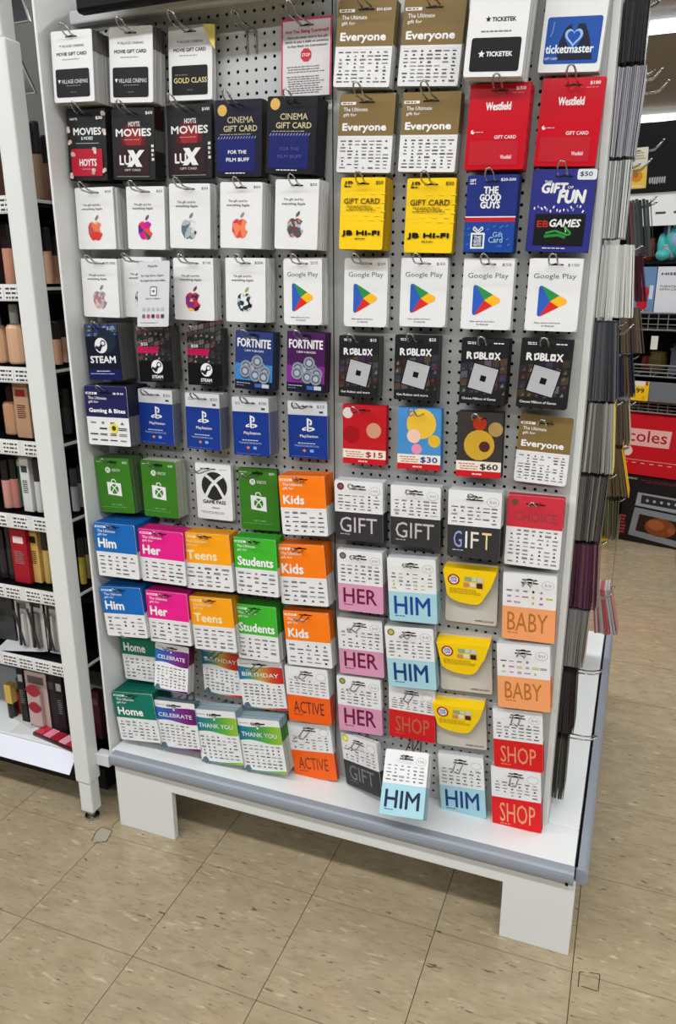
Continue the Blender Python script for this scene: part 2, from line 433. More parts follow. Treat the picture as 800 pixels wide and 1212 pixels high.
def card(q, side, label, design, edge=None, base=WH, yt=None, yb=None, yr=0.0, t=None, hooked=True, r=.004, group='gift card stacks on the front pegboard', mat='card', slot_v=.085, hu=.5, cat='gift cards'):
    c = bp(*q[2], 1, .12); c2 = project(c + Vector((0, .045, 0)))[0] - q[2][0]; k = c2 / .045
    if t is None: t = side / k if k > 90 else .018 + side * .0012
    t = max(.003, min(.075, t)) if t else .001
    if yt is None: yt = PY - GAPB - t - .003
    xl = min(bp(*q[0], 1, yt).x, bp(*q[3], 1, yt).x)
    if xl < -.3035:     # keep clear of the side board
        yt = min(bp(*a, 0, -.3035).y for a in (q[0], q[3])) - .001; t = PY - .006 - yt
    if yb is None: yb = yt - .002
    m, W, H = frame_of(q, yt, yb, yr)
    e = tag(empty('gift_card_stack', mat=m), 'stack of ' + label if side > 0 else label, cat, group)
    fc = MB().prism(rounded(W, H, r), 0, .0011, base, shade(base, .9)).build('front_card', mat, e)
    p = Print(W, H); 
    if slot_v: p.slot(slot_v, u=hu)
    design(p); p.build(fc)
    bands = edge or [(0, 1, base)]
    n = max(1, int(t / .0021)); pm = MB(); rr_ = random.Random(len(CARDS))
    if t > .004:
        for i in range(n):
            y = .0016 + (t - .0016) * (i + .5) / n; th = (t / n) * .36
            dx = rr_.gauss(0, .0005) ; dz = rr_.gauss(0, .0005); f = rr_.uniform(.84, 1.0)
            for v0, v1, cc in bands:
                pm.box(-W/2+.0004+dx, W/2-.0004+dx, y - th, y + th, -v1*H+dz+.0003, -v0*H+dz-.0003, shade(cc, f))
        pm.build('rear_cards', mat, e)['kind'] = 'stuff'
    CARDS.append(e)
    if hooked:
        P = m @ Vector(((hu - .5) * W, 0, -slot_v * H))
        tip = -(max(.026, .098 - (PY - P.y)))
        hook(P + Vector((0, 0, .0005)), tip, PY - P.y - .002, 'wire hook holding the ' + label)
    return e
def project(P):
    qv = RM.transposed() @ (Vector(P) - CAM); return 400 + F*qv.x/-qv.z, 606 - F*qv.y/-qv.z

# ------------------------------------------------------------------ what is printed on the cards
def d_cinema(gold=False):
    def f(p):
        p.poly([(.30,.185),(.345,.185),(.322,.215)], BK, 'emblem') if False else None
        p.poly([(.20,.200),(.235,.200),(.218,.228)], BK, 'emblem'); p.text('VILLAGE CINEMAS', .25, .198, .80, .230, (50,50,52))
        p.text('MOVIE GIFT CARD', .12, .300, .86, .345, BK, .03); p.small(.25, .385, .75, .41, 1, (150,150,150))
        p.rrect(.07, .53, .90, .93, BK, .04)
        if gold: p.small(.14,.64,.5,.67,1,(120,110,80)); p.text('GOLD CLASS', .12, .695, .88, .765, (214,200,140), .02)
        else: p.poly([(.12,.68),(.19,.68),(.155,.735)], WH, 'emblem'); p.text('VILLAGE CINEMAS', .21, .68, .86, .735, (205,205,205), .01); p.small(.32,.76,.75,.775,1,(150,150,150))
        p.small(.42, .85, .6, .87, 1, (110,110,112))
    return f
def d_notice(p):
    pk = (206, 60, 100)
    for a in ((0,0,1,.03),(0,0,.03,1),(.97,0,1,1)): p.rect(*a, pk)
    p.text('Are You Being Scammed?', .08, .145, .94, .20, pk, .03)
    p.text('Have you been told to buy gift', .12, .225, .92, .265, BK, .01); p.text('cards to pay a debt or penalties', .08, .28, .94, .32, BK, .01)
    p.text('to buy them on instructions?', .12, .335, .92, .375, BK, .01)
    k = .105; h = k * p.W / p.H
    p.poly([(.5+k*1.08*math.cos(math.radians(22.5+45*i)), .47+h*1.08*math.sin(math.radians(22.5+45*i))) for i in range(8)], (200,40,60), 'emblem')
    p.text('STOP', .42, .45, .58, .49, WH, .02); p.small(.1,.60,.9,.70,3,GY,.3); p.small(.1,.73,.9,.97,8,GY,.3)
def ult(word, col, price=None, wcol=WH, w1=.75, rows=5, cols=5, split=.535, seed=1, big=1.0, vb=.37, hb=.10, pal=None, wtxt=(238,238,238), off=-.055):
    def f(p):
        p.rrect(0, 0, 1, split+.03, col, .045); p.rect(0, split, 1, split+.035, WH)
        p.rect(.03, .105+off, .30, .14+off, wtxt); p.small(.05,.11+off,.28,.135+off,1,col,.7)
        p.text('The Ultimate', .08, .175+off, .52, .222+off, wtxt, .01); p.text('gift for', .08, .245+off, .32, .295+off, wtxt, .01)
        p.text(word, .08, vb, w1 + .01, vb+hb, wtxt, .035)
        if price: p.text(price, .68, .10, .93, .135, wtxt, .02)
        p.slot(.112+off); kw = {'pal': pal} if pal else {}
        p.marks(.04, split+.045, .96, .96, rows, cols, seed, **kw)
    return f
def d_everyone(seed, price=None): return ult('Everyone', (128,106,62), price, w1=.86, rows=9, cols=7, split=.53, seed=seed, vb=.375, hb=.115, off=0)
def d_ticket(p):
    p.text('TICKETEK', .40, .495, .80, .53, BK, .04); star(p, .335, .51, .05, BK); p.small(.22,.60,.86,.625,1,GY)
    p.rrect(.09,.68,.94,.94,BK,.04) if False else None
    p.rrect(.09, .665, .93, .955, BK, .04); p.text('TICKETEK', .36, .785, .80, .825, WH, .04); star(p, .28, .805, .06, WH)
def star(p, u, v, r, col):
    k = p.W / p.H
    p.poly([(u + (r if i % 2 == 0 else r*.45) * math.cos(math.pi*i/5 - math.pi/2), v + (r if i % 2 == 0 else r*.45)*k*math.sin(math.pi*i/5 - math.pi/2)) for i in range(10)], col, 'emblem')
def d_tmaster(p):
    p.text('ticketmaster', .13, .27, .90, .325, (30,60,130), .02, slope=.0); p.small(.2,.37,.82,.39,1,GY)
    p.rrect(.07, .54, .95, .93, (22,78,165), .04)
    k = p.W/p.H
    p.poly([(.28,.90),(.30,.74),(.38,.63),(.46,.60),(.50,.66),(.36,.70),(.52,.85),(.68,.70),(.54,.66),(.58,.60),(.68,.60),(.78,.72),(.86,.90)], (16,20,44), 'emblem')
    h = [(.52 + .145*(math.sin(t)**3), .705 - k*.0095*(13*math.cos(t)-5*math.cos(2*t)-2*math.cos(3*t)-math.cos(4*t))) for t in [i*2*math.pi/24 for i in range(24)]]
    p.poly(h, (150,190,235), 'emblem'); h2 = [(.52+(u-.52)*.72, .705+(v-.705)*.72) for u,v in h]; p.poly(h2, (22,78,165), 'emblem')
    p.line([(.14,.70),(.17,.66),(.18,.58)], .015, (120,150,200)); p.text('ticketmaster', .09, .77, .86, .84, (225,232,240), .03); p.text('GIFT CARD', .09,.875,.3,.895,(200,210,230),.02)
def popcorn(p, pts, c=(216,196,186)):
    r = random.Random(3)
    for u, v in pts:
        for i in range(4): p.disc(u + r.uniform(-.04,.04), v + r.uniform(-.025,.025), r.uniform(.025,.045), shade(c, r.uniform(.8,1.05)), 'popcorn_picture', 7)
def d_movies(p):
    p.text('HOYTS',.09,.125,.28,.155,WH,.02); p.text('$30', .76, .11, .92, .155, WH, .03)
    p.text('MOVIES', .17, .265, .88, .36, WH, .035); p.text('& MORE!', .36, .385, .66, .43, WH, .02); p.rect(.22,.475,.82,.480,WH)
    popcorn(p, [(.95,.08),(.96,.33),(.05,.46),(.02,.28)]); p.rrect(.09,.555,.90,.94,(176,22,48),.04)
    p.text('HOYTS', .30,.70,.74,.795,WH,.03); p.small(.36,.83,.66,.85,1,(220,150,160)); popcorn(p, [(.14,.64),(.70,.585),(.93,.86),(.06,.93),(.68,.88)])
def d_lux(price):
    def f(p):
        p.disc(.5,.42,.30,(88,16,22),'glow_picture',18); p.disc(.5,.43,.2,(150,30,34),'glow_picture',16)
        p.text(price,.80,.055,.96,.10,WH,.02); p.text('HOYTS',.40,.19,.66,.255,WH,.02); p.text('MOVIES',.10,.29,.92,.39,WH,.035); p.small(.28,.43,.72,.45,1,(200,150,150))
        p.rrect(.08,.52,.86,.93,(44,20,28),.04); p.text('LU',.17,.66,.42,.79,WH,.03); p.poly([(.36,.585),(.50,.585),(.70,.82),(.56,.82)],WH,'emblem'); p.poly([(.64,.585),(.76,.585),(.46,.82),(.34,.82)],WH,'emblem')
        p.text('GIFT CARD',.28,.85,.66,.88,(210,200,200),.01); p.rect(.1,.955,.86,.96,(190,190,190)); p.small(.92,.5,.99,.75,4,(220,215,200),.6)
    return f
def d_film(top):
    gold = (196,186,146)
    def f(p):
        p.disc(.16,.135 if not top else .10,.10,(214,172,90),'emblem',14); p.rrect(.05,.46,.86,.93,(16,26,100),.03); p.slot(.05 if top else .07,(10,10,12))
        p.text('CINEMA', .27,.22,.82,.30,gold,.012) ; p.text('GIFT CARD',.19,.335,.90,.41,gold,.02); p.small(.1,.44,.9,.455,1,gold)
        for i in range(14): p.line([(.07+i*.06,.505),(.10+i*.06,.475)],.012,(170,170,180))
        c = (225,228,235) if not top else (70,78,150)
        p.text('FOR THE',.29,.655,.68,.70,c,.03); p.text('FILM BUFF',.25,.755,.74,.80,c,.03); p.small(.22,.945,.74,.965,1,(220,220,225),.7)
    return f
def d_west(price, glossy=False):
    def f(p):
        p.text(price,.76,.045,.92,.085,(235,220,222),.03); p.small(.70,.105,.93,.12,1,(225,150,155),.4); p.text('Westfield',.29,.215,.70,.305,(238,228,228),.03)
        p.disc(.10,.555,.032,(240,235,235),n=12); p.disc(.112,.545,.016,(196,20,38),n=8); p.small(.15,.55,.3,.565,1,(235,200,205)); p.text('GIFT CARD',.47,.60,.83,.64,(235,220,222),.02)
        p.rrect(.06,.665,.88,.95,(186,20,36),.02); p.text('Westfield',.60,.83,.78,.875,(230,190,195),.03)
    return f
APPLE = [(.50,.17),(.58,.12),(.70,.11),(.82,.17),(.89,.26),(.80,.34),(.77,.46),(.80,.58),(.92,.68),(.86,.82),(.74,.97),(.62,.99),(.50,.95),(.38,.99),(.26,.96),(.14,.80),(.07,.60),(.06,.42),(.12,.25),(.24,.14),(.38,.12)]
def inside(x, y, poly):
    c = False
    for (x0, y0), (x1, y1) in zip(poly, poly[1:] + poly[:1]):
        if (y0 > y) != (y1 > y) and x < (x1-x0)*(y-y0)/(y1-y0)+x0: c = not c
    return c
PAL = {'fire': [(208,60,50),(226,120,80),(236,170,130),(190,80,90),(150,150,170)], 'pink': [(220,40,100),(90,40,140),(230,70,60),(190,30,150),(60,90,90)],
       'grey': [(40,52,70),(200,205,205),(90,110,120),(170,178,180),(225,225,215)], 'sun': [(220,70,60),(120,110,190),(236,130,90),(200,60,90),(90,60,120)],
       'spec': [(120,60,60),(170,178,180),(70,90,100),(200,120,110),(90,80,80)], 'soft': [(200,160,160),(160,160,165),(190,120,125),(130,135,140),(210,190,188)],
       'multi': [(200,40,80),(250,190,60),(40,50,70),(120,50,140),(80,160,110),(30,30,40)], 'mono': [(30,50,60),(225,228,226),(60,90,90),(190,195,195),(20,24,30)]}
def d_apple(price, pal, seed, lead=(150,120,110), n=26, cells=9, pu=.80):
    def f(p):
        p.text(price, pu, .055, min(.97, pu+.045*len(price)+.02), .098, (70,70,74), .01)
        p.text('The gift card for', .20,.265,.66,.308,(60,60,64),.01); p.text('everything Apple', .16,.325,.70,.372,(60,60,64),.01)
        r = random.Random(seed); pts = [(r.random(), r.random(), r.choice(PAL[pal])) for _ in range(cells)]
        u0, v0, du = .26, .515, .44; dv = du * p.W / p.H; m = p.mb('emblem')
        for i in range(n):
            for j in range(n):
                x, y = (i+.5)/n, (j+.5)/n
                if inside(x, y, APPLE):
                    c = min(pts, key=lambda q: (q[0]-x)**2 + (q[1]-y)**2)[2]
                    a, b_ = u0 + du*i/n, v0 + dv*j/n
                    m.face([p.P(a, b_+dv/n), p.P(a+du/n, b_+dv/n), p.P(a+du/n, b_), p.P(a, b_)], c)
        p.poly([(u0+du*.52, v0+dv*.06),(u0+du*.53, v0-dv*.06),(u0+du*.62, v0-dv*.17),(u0+du*.74, v0-dv*.22),(u0+du*.73, v0-dv*.08),(u0+du*.64, v0+dv*.02)], lead, 'emblem')
    return f
def d_leaflet(p):
    p.text('Apple',.30,.055,.62,.10,(70,70,72),.02); p.text('For App Store, Apple,',.10,.20,.82,.245,(70,70,74),.01); p.text('the Apple Store and online.',.08,.275,.88,.32,(70,70,74),.01)
    p.rrect(.40,.385,.62,.53,(90,90,92),.03); p.rrect(.425,.40,.595,.515,(218,220,221),.02); p.rect(.47,.44,.55,.475,(100,100,104)); p.text('Scan to redeem',.26,.555,.72,.58,(90,90,94),.01)
    for i in range(5): p.rrect(.16+i*.15,.71,.25+i*.15,.76,(170,172,176),.02)
    for i, c in enumerate(((90,100,110),(180,70,90),(50,40,70),(200,80,110),(60,60,70))): p.rrect(.16+i*.15,.81,.26+i*.15,.87,c,.03)
    p.small(.1,.93,.8,.95,1,(160,160,162))
def d_gplay(price=None):
    def f(p):
        if price: p.text(price,.76-.04*(len(price)-3),.070,.94,.115,(80,80,84),.008)
        else: p.small(.70,.05,.94,.10,2,GY)
        p.text('Google Play',.10,.205,.90,.295,(86,88,92),.004)
        a, b_, cX, cY = .22, .40, .53, .59
        L = [(a+.02,.375),(a,.40),(a,.765),(a+.02,.79),(a+.06,.79),(.47,.585),(.06+a,.375)]
        p.poly([(a,.40),(a+.02,.375),(a+.05,.372),(.45,.585),(a+.05,.798),(a+.02,.795),(a,.77)],(48,92,186),'emblem')
        p.poly([(a+.05,.372),(a+.09,.382),(.62,.505),(.45,.585)],(44,142,74),'emblem')
        p.poly([(a+.05,.798),(a+.09,.788),(.62,.665),(.45,.585)],(214,44,40),'emblem')
        p.poly([(.62,.505),(.75,.555),(.77,.585),(.75,.615),(.62,.665),(.45,.585)],(250,184,36),'emblem')
        p.text('Apps, games and more',.18,.875,.68,.900,(60,60,64),.01); p.text('on Android',.32,.915,.56,.938,(60,60,64),.01)
    return f
def d_yellow(price):
    def f(p):
        Y2 = (246,214,40)
        for i in range(8):
            for j in range(7):
                if (i+j) % 2: p.poly([(.04+i*.125,.23+j*.06),(.10+i*.125,.20+j*.06),(.165+i*.125,.23+j*.06)],Y2)
        p.text('JB',.08,.05,.28,.095,BK,.04); p.small(.08,.105,.28,.135,1,BK,.6); p.text(price,.80,.05,.96,.10,(70,60,20),.02)
        p.text('GIFT CARD',.09,.285,.90,.36,(50,44,20),.01); p.small(.14,.38,.82,.46,3,(120,100,20),.4); p.text('JB HI-FI',.07,.735,.92,.815,BK,.06); p.small(.36,.835,.66,.86,1,(60,50,10))
    return f
def d_guys(p):
    p.text('GIFT',.05,.05,.17,.085,WH,.03); p.small(.05,.095,.19,.12,1,WH); p.text('$20-500',.66,.045,.95,.085,WH,.02)
    for i, (s, a, e) in enumerate((('THE',.34,.62),('GOOD',.27,.68),('GUYS',.29,.67))): p.text(s,a,.15+i*.095,e,.235+i*.095,WH,.045)
    p.rect(0,.53,1,.548,WH); p.rect(0,.545,1,.60,(190,24,44)); p.rect(0,.60,1,1,(22,66,150))
    r = random.Random(5)
    for i in range(16): p.line([(u:=r.uniform(.05,.9),v:=r.uniform(.63,.95)),(u+.05,v-.02)],.02,(70,120,200))
    p.rect(.14,.745,.42,.955,WH,'emblem'); p.rect(.175,.77,.385,.93,(20,40,110),'emblem')
    for i, s in enumerate(('THE','GOOD','GUYS')): p.text(s,.205,.785+i*.047,.355,.825+i*.047,WH,.03)
    p.line([(.28,.745),(.18,.70),(.20,.665),(.28,.72),(.36,.665),(.38,.70),(.28,.745)],.022,WH); p.text('Gift',.58,.735,.78,.80,(150,190,230),.01); p.text('Card',.50,.80,.78,.875,(150,190,230),.01)
def d_fun(p):
    p.rrect(.70,0,1.0,.125,(215,218,222),.03); p.text('$50',.74,.03,.93,.09,(30,34,90),.02); p.text('THE',.20,.135,.32,.165,WH,.02); p.text('GIFT',.16,.165,.55,.28,WH,.05,slope=.02); p.text('OF',.57,.20,.66,.23,WH,.02); p.text('FUN',.44,.25,.84,.40,WH,.05,slope=.02)
    r = random.Random(9)
    for i in range(16): p.line([(u:=.08+i*.052,v:=r.uniform(.42,.49)),(u+r.uniform(-.02,.03),v+.03)],.022,r.choice([WH,(150,160,220)]))
    p.rect(.11,.535,.90,.915,(14,14,18)); p.text('EB',.15,.62,.33,.695,(170,40,30),.04); p.text('GAMES',.34,.60,.82,.69,WH,.035,slope=.02)
    p.line([(.30,.77),(.45,.74),(.65,.79),(.70,.77),(.58,.68)],.03,(50,150,60)); p.line([(.28,.81),(.50,.79),(.62,.82)],.045,(40,130,50)); p.line([(.6,.69),(.62,.76)],.02,(130,190,130)); p.small(.26,.945,.72,.965,1,WH)
def steamlogo(p, u, v, r):
    k = p.W/p.H; p.disc(u,v,r,WH,n=20); p.line([(u-r*.9,v+r*.15*k),(u-r*.3,v+r*.45*k),(u+r*.35,v-r*.3*k)],r*.42,(30,34,60)); p.disc(u+r*.35,v-r*.3*k,r*.42,(30,34,60),n=12); p.disc(u+r*.35,v-r*.3*k,r*.26,WH,n=10); p.disc(u-r*.3,v+r*.45*k,r*.32,(30,34,60),n=10)
def collage(p, u0, v0, u1, v1, nu, nv, pal, seed, part='game_picture', sk=.0):
    r = random.Random(seed); m = p.mb(part); du = (u1-u0)/nu; dv = (v1-v0)/nv
    for i in range(nu):
        for j in range(nv):
            a, c = u0+i*du, v0+j*dv; s = sk*dv; col = r.choice(pal)
            m.face([p.P(a+.08*du, c+dv*.94+s*i), p.P(a+du*.94, c+dv*.94+s*(i+1)), p.P(a+du*.94, c+.06*dv+s*(i+1)), p.P(a+.06*du, c+.06*dv+s*i)], shade(col, r.uniform(.7,1.1)))
            x, y = a+du*r.uniform(.3,.7), c+dv*r.uniform(.35,.65)
            p.h += .00004; m.face([p.P(x-.2*du,y+.25*dv),p.P(x+.22*du,y+.2*dv),p.P(x+.1*du,y-.25*dv)], shade(r.choice(pal), 1.35)); p.h -= .00004
    p.h += .0001
def d_steam1(p):
    collage(p,0,0,1,.22,4,3,[(96,110,90),(60,80,150),(40,50,120),(30,40,40),(130,130,110)],4); p.disc(.62,.30,.3,(26,44,60),'game_picture'); p.rect(0,.80,1,1,(22,26,86)); p.text('$20',.68,.05,.92,.11,(150,170,220),.02)
    steamlogo(p,.46,.38,.19); p.text('STEAM',.10,.57,.86,.69,WH,.04); p.small(.25,.825,.75,.85,1,WH); p.small(.05,.87,.95,.90,1,(170,180,230))
def d_steam2(p):
    collage(p,0,0,1,.62,6,7,[(56,52,56),(90,60,66),(36,36,40),(60,66,60),(120,110,110)],6,sk=-.3); p.rect(0,.62,1,1,BK); p.text('$25',.12,.29,.32,.345,WH,.03); p.rect(0,.36,.56,.475,(190,24,84)); p.poly([(.56,.36),(.66,.36),(.60,.475),(.56,.475)],(190,24,84))
    steamlogo(p,.55,.72,.17); p.text('STEAM',.38,.875,.70,.93,WH,.035); p.small(.36,.95,.75,.965,1,GY)
def d_coins(bg, price, top):
    def f(p):
        p.rect(0,.55,1,.84,shade(bg,1.5)); p.rect(0,.84,1,1,(22,26,50)); p.text('FORTNITE',.06,.125,.94,.265,WH,.03) ; p.text(price+' V-BUCKS',.26,.31,.76,.345,WH,.02)
        for u, v in ((.66,.60),(.45,.62),(.80,.68),(.30,.60),(.60,.50),(.55,.74),(.28,.68),(.78,.76)):
            p.disc(u,v+.014,.15,(60,66,84),n=16); p.disc(u,v,.15,(140,148,162),n=16); p.disc(u,v,.11,(92,98,116),n=14); p.disc(u,v,.07,(168,176,190),n=10)
        p.small(.05,.875,.5,.90,1,(190,190,210)); p.small(.05,.92,.3,.94,1,(150,150,170)); p.rect(.55,.88,.72,.945,(60,100,180)); p.rect(.74,.88,.93,.945,(190,200,210)); p.slot(.05,(10,10,16))
    return f
def d_blox(foot, price=None, seed=1):
    def f(p):
        collage(p,.0,.38,1,.86,6,4,[(70,44,46),(46,50,60),(80,66,50),(60,44,70),(50,56,50),(90,90,100)],seed,sk=-.15)
        p.small(.12,.045,.34,.09,2,WH,.5)
        if price: p.text(price,.78,.04,.93,.09,WH,.02)
        else: p.small(.68,.05,.95,.08,1,WH)
        t = math.radians(13); k = p.W/p.H
        def sq(s): return [(.50+s*(math.cos(t)*x-math.sin(t)*y), .60+s*k*(math.sin(t)*x+math.cos(t)*y)) for x,y in ((-1,-1),(1,-1),(1,1),(-1,1))]
        p.poly(sq(.29),BK,'emblem'); p.poly(sq(.265),(176,178,182),'emblem'); p.poly(sq(.062),BK,'emblem')
        p.text('R',.13,.205,.24,.305,WH,.05)
        p.poly([(.27,.215),(.37,.195),(.385,.285),(.285,.31)],WH,'emblem'); p.poly([(.305,.235),(.345,.228),(.352,.268),(.312,.277)],BK,'emblem')
        p.text('BL',.40,.205,.575,.305,WH,.05); p.rrect(.595,.205,.70,.305,WH,.02,'emblem'); p.rect(.63,.24,.665,.272,BK,'emblem'); p.text('X',.72,.205,.84,.305,WH,.05); p.text(foot,.07,.895,.80,.93,WH,.015)
    return f
def pslogo(p, u, v, s, c=WH):
    k = p.W/p.H
    q = lambda pts: p.poly([(u+x*s, v+y*s*k) for x, y in pts], c, 'emblem')
    q([(-.22,-1),(.05,-.92),(.05,.9),(-.22,.8)]); q([(.05,-.92),(.42,-.78),(.56,-.55),(.54,-.2),(.42,-.02),(.16,-.08),(.16,-.3),(.30,-.26),(.32,-.5),(.22,-.62),(.05,-.68)])
    q([(-.30,.22),(-.85,.42),(-1.0,.62),(-.8,.78),(-.30,.70),(-.30,.55),(-.62,.60),(-.62,.50),(-.30,.40)]); q([(.12,.22),(.7,.28),(.98,.44),(.9,.62),(.12,.88),(.12,.70),(.60,.52),(.55,.44),(.12,.44)])
def d_ps(price):
    def f(p):
        p.rrect(0,0,1,.28,(205,208,212),.04); p.rect(0,.245,1,1,(22,54,138)); p.small(.08,.075,.24,.13,2,GY,.5); p.text(price,.74,.07,.94,.125,(80,80,86),.01); p.rect(.80,.17,.90,.205,(60,60,66)); p.slot(.10)
        pslogo(p,.52,.42,.17); p.text('PlayStation',.30,.585,.76,.645,WH,.012); p.small(.24,.72,.78,.75,1,(190,205,235)); p.small(.14,.765,.9,.80,2,(150,170,215))
        p.poly([(.36,.865),(.41,.835),(.46,.865),(.41,.895)],(230,130,60),'emblem'); p.rrect(.55,.84,.65,.89,(120,170,230),.02,'emblem'); p.small(.06,.965,.9,.978,1,(110,140,200))
    return f
def d_console(bg, price, pc, blobs):
    def f(p):
        for u, v, r_, c in blobs: p.disc(u, v, r_, c, 'backdrop_picture', 18)
        p.rect(0,.75,1,.905,(232,224,210)); p.rect(0,.90,1,1,(196,24,36)); p.small(.05,.775,.5,.89,3,(190,90,70),.4); p.text(price,.54,.785,.93,.885,pc,.03); p.small(.36,.935,.62,.965,1,(240,200,200),.8)
    return f
def xlogo(p, u, v, r, disc, x):
    k = p.W/p.H; p.disc(u,v,r,disc,n=24)
    for s in (1,-1): p.line([(u-s*r*.72,v+r*.78*k),(u-s*r*.28,v+r*.02*k),(u+s*r*.05,v-r*.30*k),(u+s*r*.42,v-r*.60*k),(u+s*r*.66,v-r*.74*k)],r*.22,x)
def d_box(price):
    def f(p):
        p.slot(.065,(10,20,10)); p.small(.04,.055,.26,.07,1,WH); p.text(price,.80,.06,.93,.10,WH,.01); p.disc(.36,.215,.075,WH,n=16); xlogo(p,.36,.215,.06,WH,(40,110,30)); p.text('XBOX',.47,.19,.72,.24,WH,.004)
        p.line([(.42,.44),(.44,.39),(.52,.385),(.56,.43)],.025,WH); p.poly([(.29,.43),(.69,.455),(.69,.69),(.29,.66)],WH,'emblem'); xlogo(p,.49,.56,.12,(52,128,30),WH)
        p.text('GIFT CARD',.34,.835,.66,.86,(150,200,140),.01); p.small(.05,.885,.95,.90,1,(140,190,130),.4)
    return f
def d_pass(p):
    p.slot(.10,(20,20,22),.36,.22); p.small(.68,.09,.92,.11,1,GY); xlogo(p,.52,.40,.36,(40,42,44),WH); p.text('GAME PASS',.18,.655,.82,.715,(50,50,54),.04); p.text('Ultimate',.42,.77,.64,.80,(60,60,64),.01); p.small(.10,.85,.9,.90,2,GY,.35)
def word(w, band, ink, price=None, wu=(.10,.88), wv=(.60,.86), split=.52, seed=1, dot=None, bold=.0, rows=5, plist=None, top=WH):
    def f(p):
        p.rect(0, split, 1, 1-.035, band); p.rrect(0, .9, 1, 1, band, .04); p.slot(.13,(30,30,34),.5,.16)
        if dot: p.disc(.13,.095,.075,dot,n=14); p.disc(.13,.095,.045,shade(dot,1.5),n=10)
        p.disc(.84,.145,.085,(150,150,155),'emblem',18,ru=.115); p.disc(.84,.145,.078,top,'emblem',18,ru=.108); 
        if price: p.text(price,.775,.125,.905,.165,(120,120,124),.004)
        p.marks(.05,.215,.95,split-.03,rows,6,seed,**({'pal':plist} if plist else {}))
        p.text(w, wu[0], wv[0], wu[1], wv[1], ink, bold); p.small(wu[0], min(.95,wv[1]+.02), wu[0]+.25, min(.97,wv[1]+.045), 1, ink, .5)
    return f
FOIL = (196,198,206)
def foilgift(p):
    word('', (52,52,54), FOIL, '50', seed=3)(p)
    for s, a, e, c in (('G',.12,.28,(150,160,220)),('I',.345,.385,(230,232,236)),('F',.45,.60,(222,220,212)),('T',.66,.84,(236,206,150))): p.text(s,a,.60,e,.85,c,.0)
def wave(p, w, cols, ink=(230,232,235), tu=(.08,.90), seed=1, y0=.13, y1=.42, bar=None, price=None):
    m = p.mb('printed_panel'); n = 20; Lc = [lin(c) for c in cols]
    def cc(t):
        t *= len(Lc)-1; i = min(int(t), len(Lc)-2); f = t-i; return [Lc[i][k]*(1-f)+Lc[i+1][k]*f for k in range(3)]
    top = lambda u: y0 + .018*math.sin(u*5.5); bot = lambda u: y1 + .028*math.sin(u*5.5+3.3)
    for i in range(n):
        a, e = i/n, (i+1)/n; m.face([p.P(a,bot(a)),p.P(e,bot(e)),p.P(e,top(e)),p.P(a,top(a))], list(cc((a+e)/2)))
    p.h += .0001
    for i in range(n):
        a, e = i/n*.995, (i+1)/n*.995; k = .955+.02*math.sin(a*4); m.face([p.P(a,.995),p.P(e,.995),p.P(e,.955+.02*math.sin(e*4)),p.P(a,k)], list(cc((a+e)/2)))
    p.h += .0001; p.disc(.10,.955,.075,(90,110,120),n=12); p.slot(.075,(24,24,28),.5,.17); p.small(.06,.07,.3,.09,1,GY)
    p.disc(.48,y0+.035,.025,ink,n=8); p.text(w, tu[0], (y0+y1)/2-.028, tu[1], (y0+y1)/2+.052, ink, .012)
    p.marks(.05,y1+.045,.95,.925,7,7,seed)
RB = [(30,110,150),(60,150,110),(150,170,60),(200,110,40),(200,40,40)]
d_bday = lambda s: (lambda p: wave(p,'BIRTHDAY',[(30,100,150),(50,140,130),(190,160,60),(200,70,40),(190,30,40)],seed=s))
d_thanks = lambda s: (lambda p: wave(p,'THANK YOU',[(20,110,150),(40,140,120),(90,170,60),(150,190,50)],seed=s))
d_celeb = lambda s: (lambda p: wave(p,'CELEBRATE',[(30,110,180),(60,80,170),(120,40,130),(90,20,90)],seed=s))
def d_home(p): ult('Home', (10,116,96), None, w1=.68, rows=6, cols=6, split=.525, seed=41, vb=.31, hb=.15)(p)
def d_bites(p):
    ult('Gaming & Bites', (34,34,84), '$50', w1=.93, rows=4, cols=4, split=.52, seed=12, vb=.375, hb=.085, off=0)(p); p.disc(.64,.70,.10,(232,216,70),'emblem'); p.disc(.64,.70,.05,(60,60,40),'emblem')
def d_choice(p):
    p.rrect(0,0,1,.44,(202,50,66),.04); p.rect(0,.40,1,.445,(202,50,66)); p.slot(.11,(30,16,20),.5,.17); p.disc(.13,.10,.07,(120,70,60),n=12); p.text('CHOICE',.13,.225,.90,.355,(150,60,68),.01); p.marks(.04,.46,.96,.97,9,7,31)

W_, BK_ = (222,223,224), (30,30,32)
two = lambda c, s=.5: [(0, s, c), (s, 1, (206,207,208))]
bot = lambda c, s=.52: [(0, s, (206,207,208)), (s, 1, c)]
K = card
# row 1
K(((62.5,38.7),(110.7,32.5),(109.5,120.5),(62,121)),18,'white movie gift cards with black inset card, top row far left',d_cinema(),edge=[(0,.3,(120,118,116)),(.3,1,(206,206,204))])
K(((129.5,32.5),(181,29.5),(180.5,121),(130,121.7)),15,'white movie gift cards with black inset card, second in top row',d_cinema(),edge=[(0,.3,(120,118,116)),(.3,1,(206,206,204))])
K(((199.5,31),(252,28),(250,117),(200,120)),4,'white movie gift cards reading GOLD CLASS, third in top row',d_cinema(True))
K(((333,24),(392.5,17.5),(392,112),(333,115)),0,'pink-bordered scam warning notice with red STOP octagon',d_notice,base=(216,212,212),yt=.150,t=.0,r=.001,slot_v=.095,cat='notice')
K(((397.5,1),(465,-2),(464.5,103),(397.5,102.5)),6,'olive Everyone gift cards under the top frame, left of two',d_everyone(1,'$50-$500'),edge=two((120,112,60)))
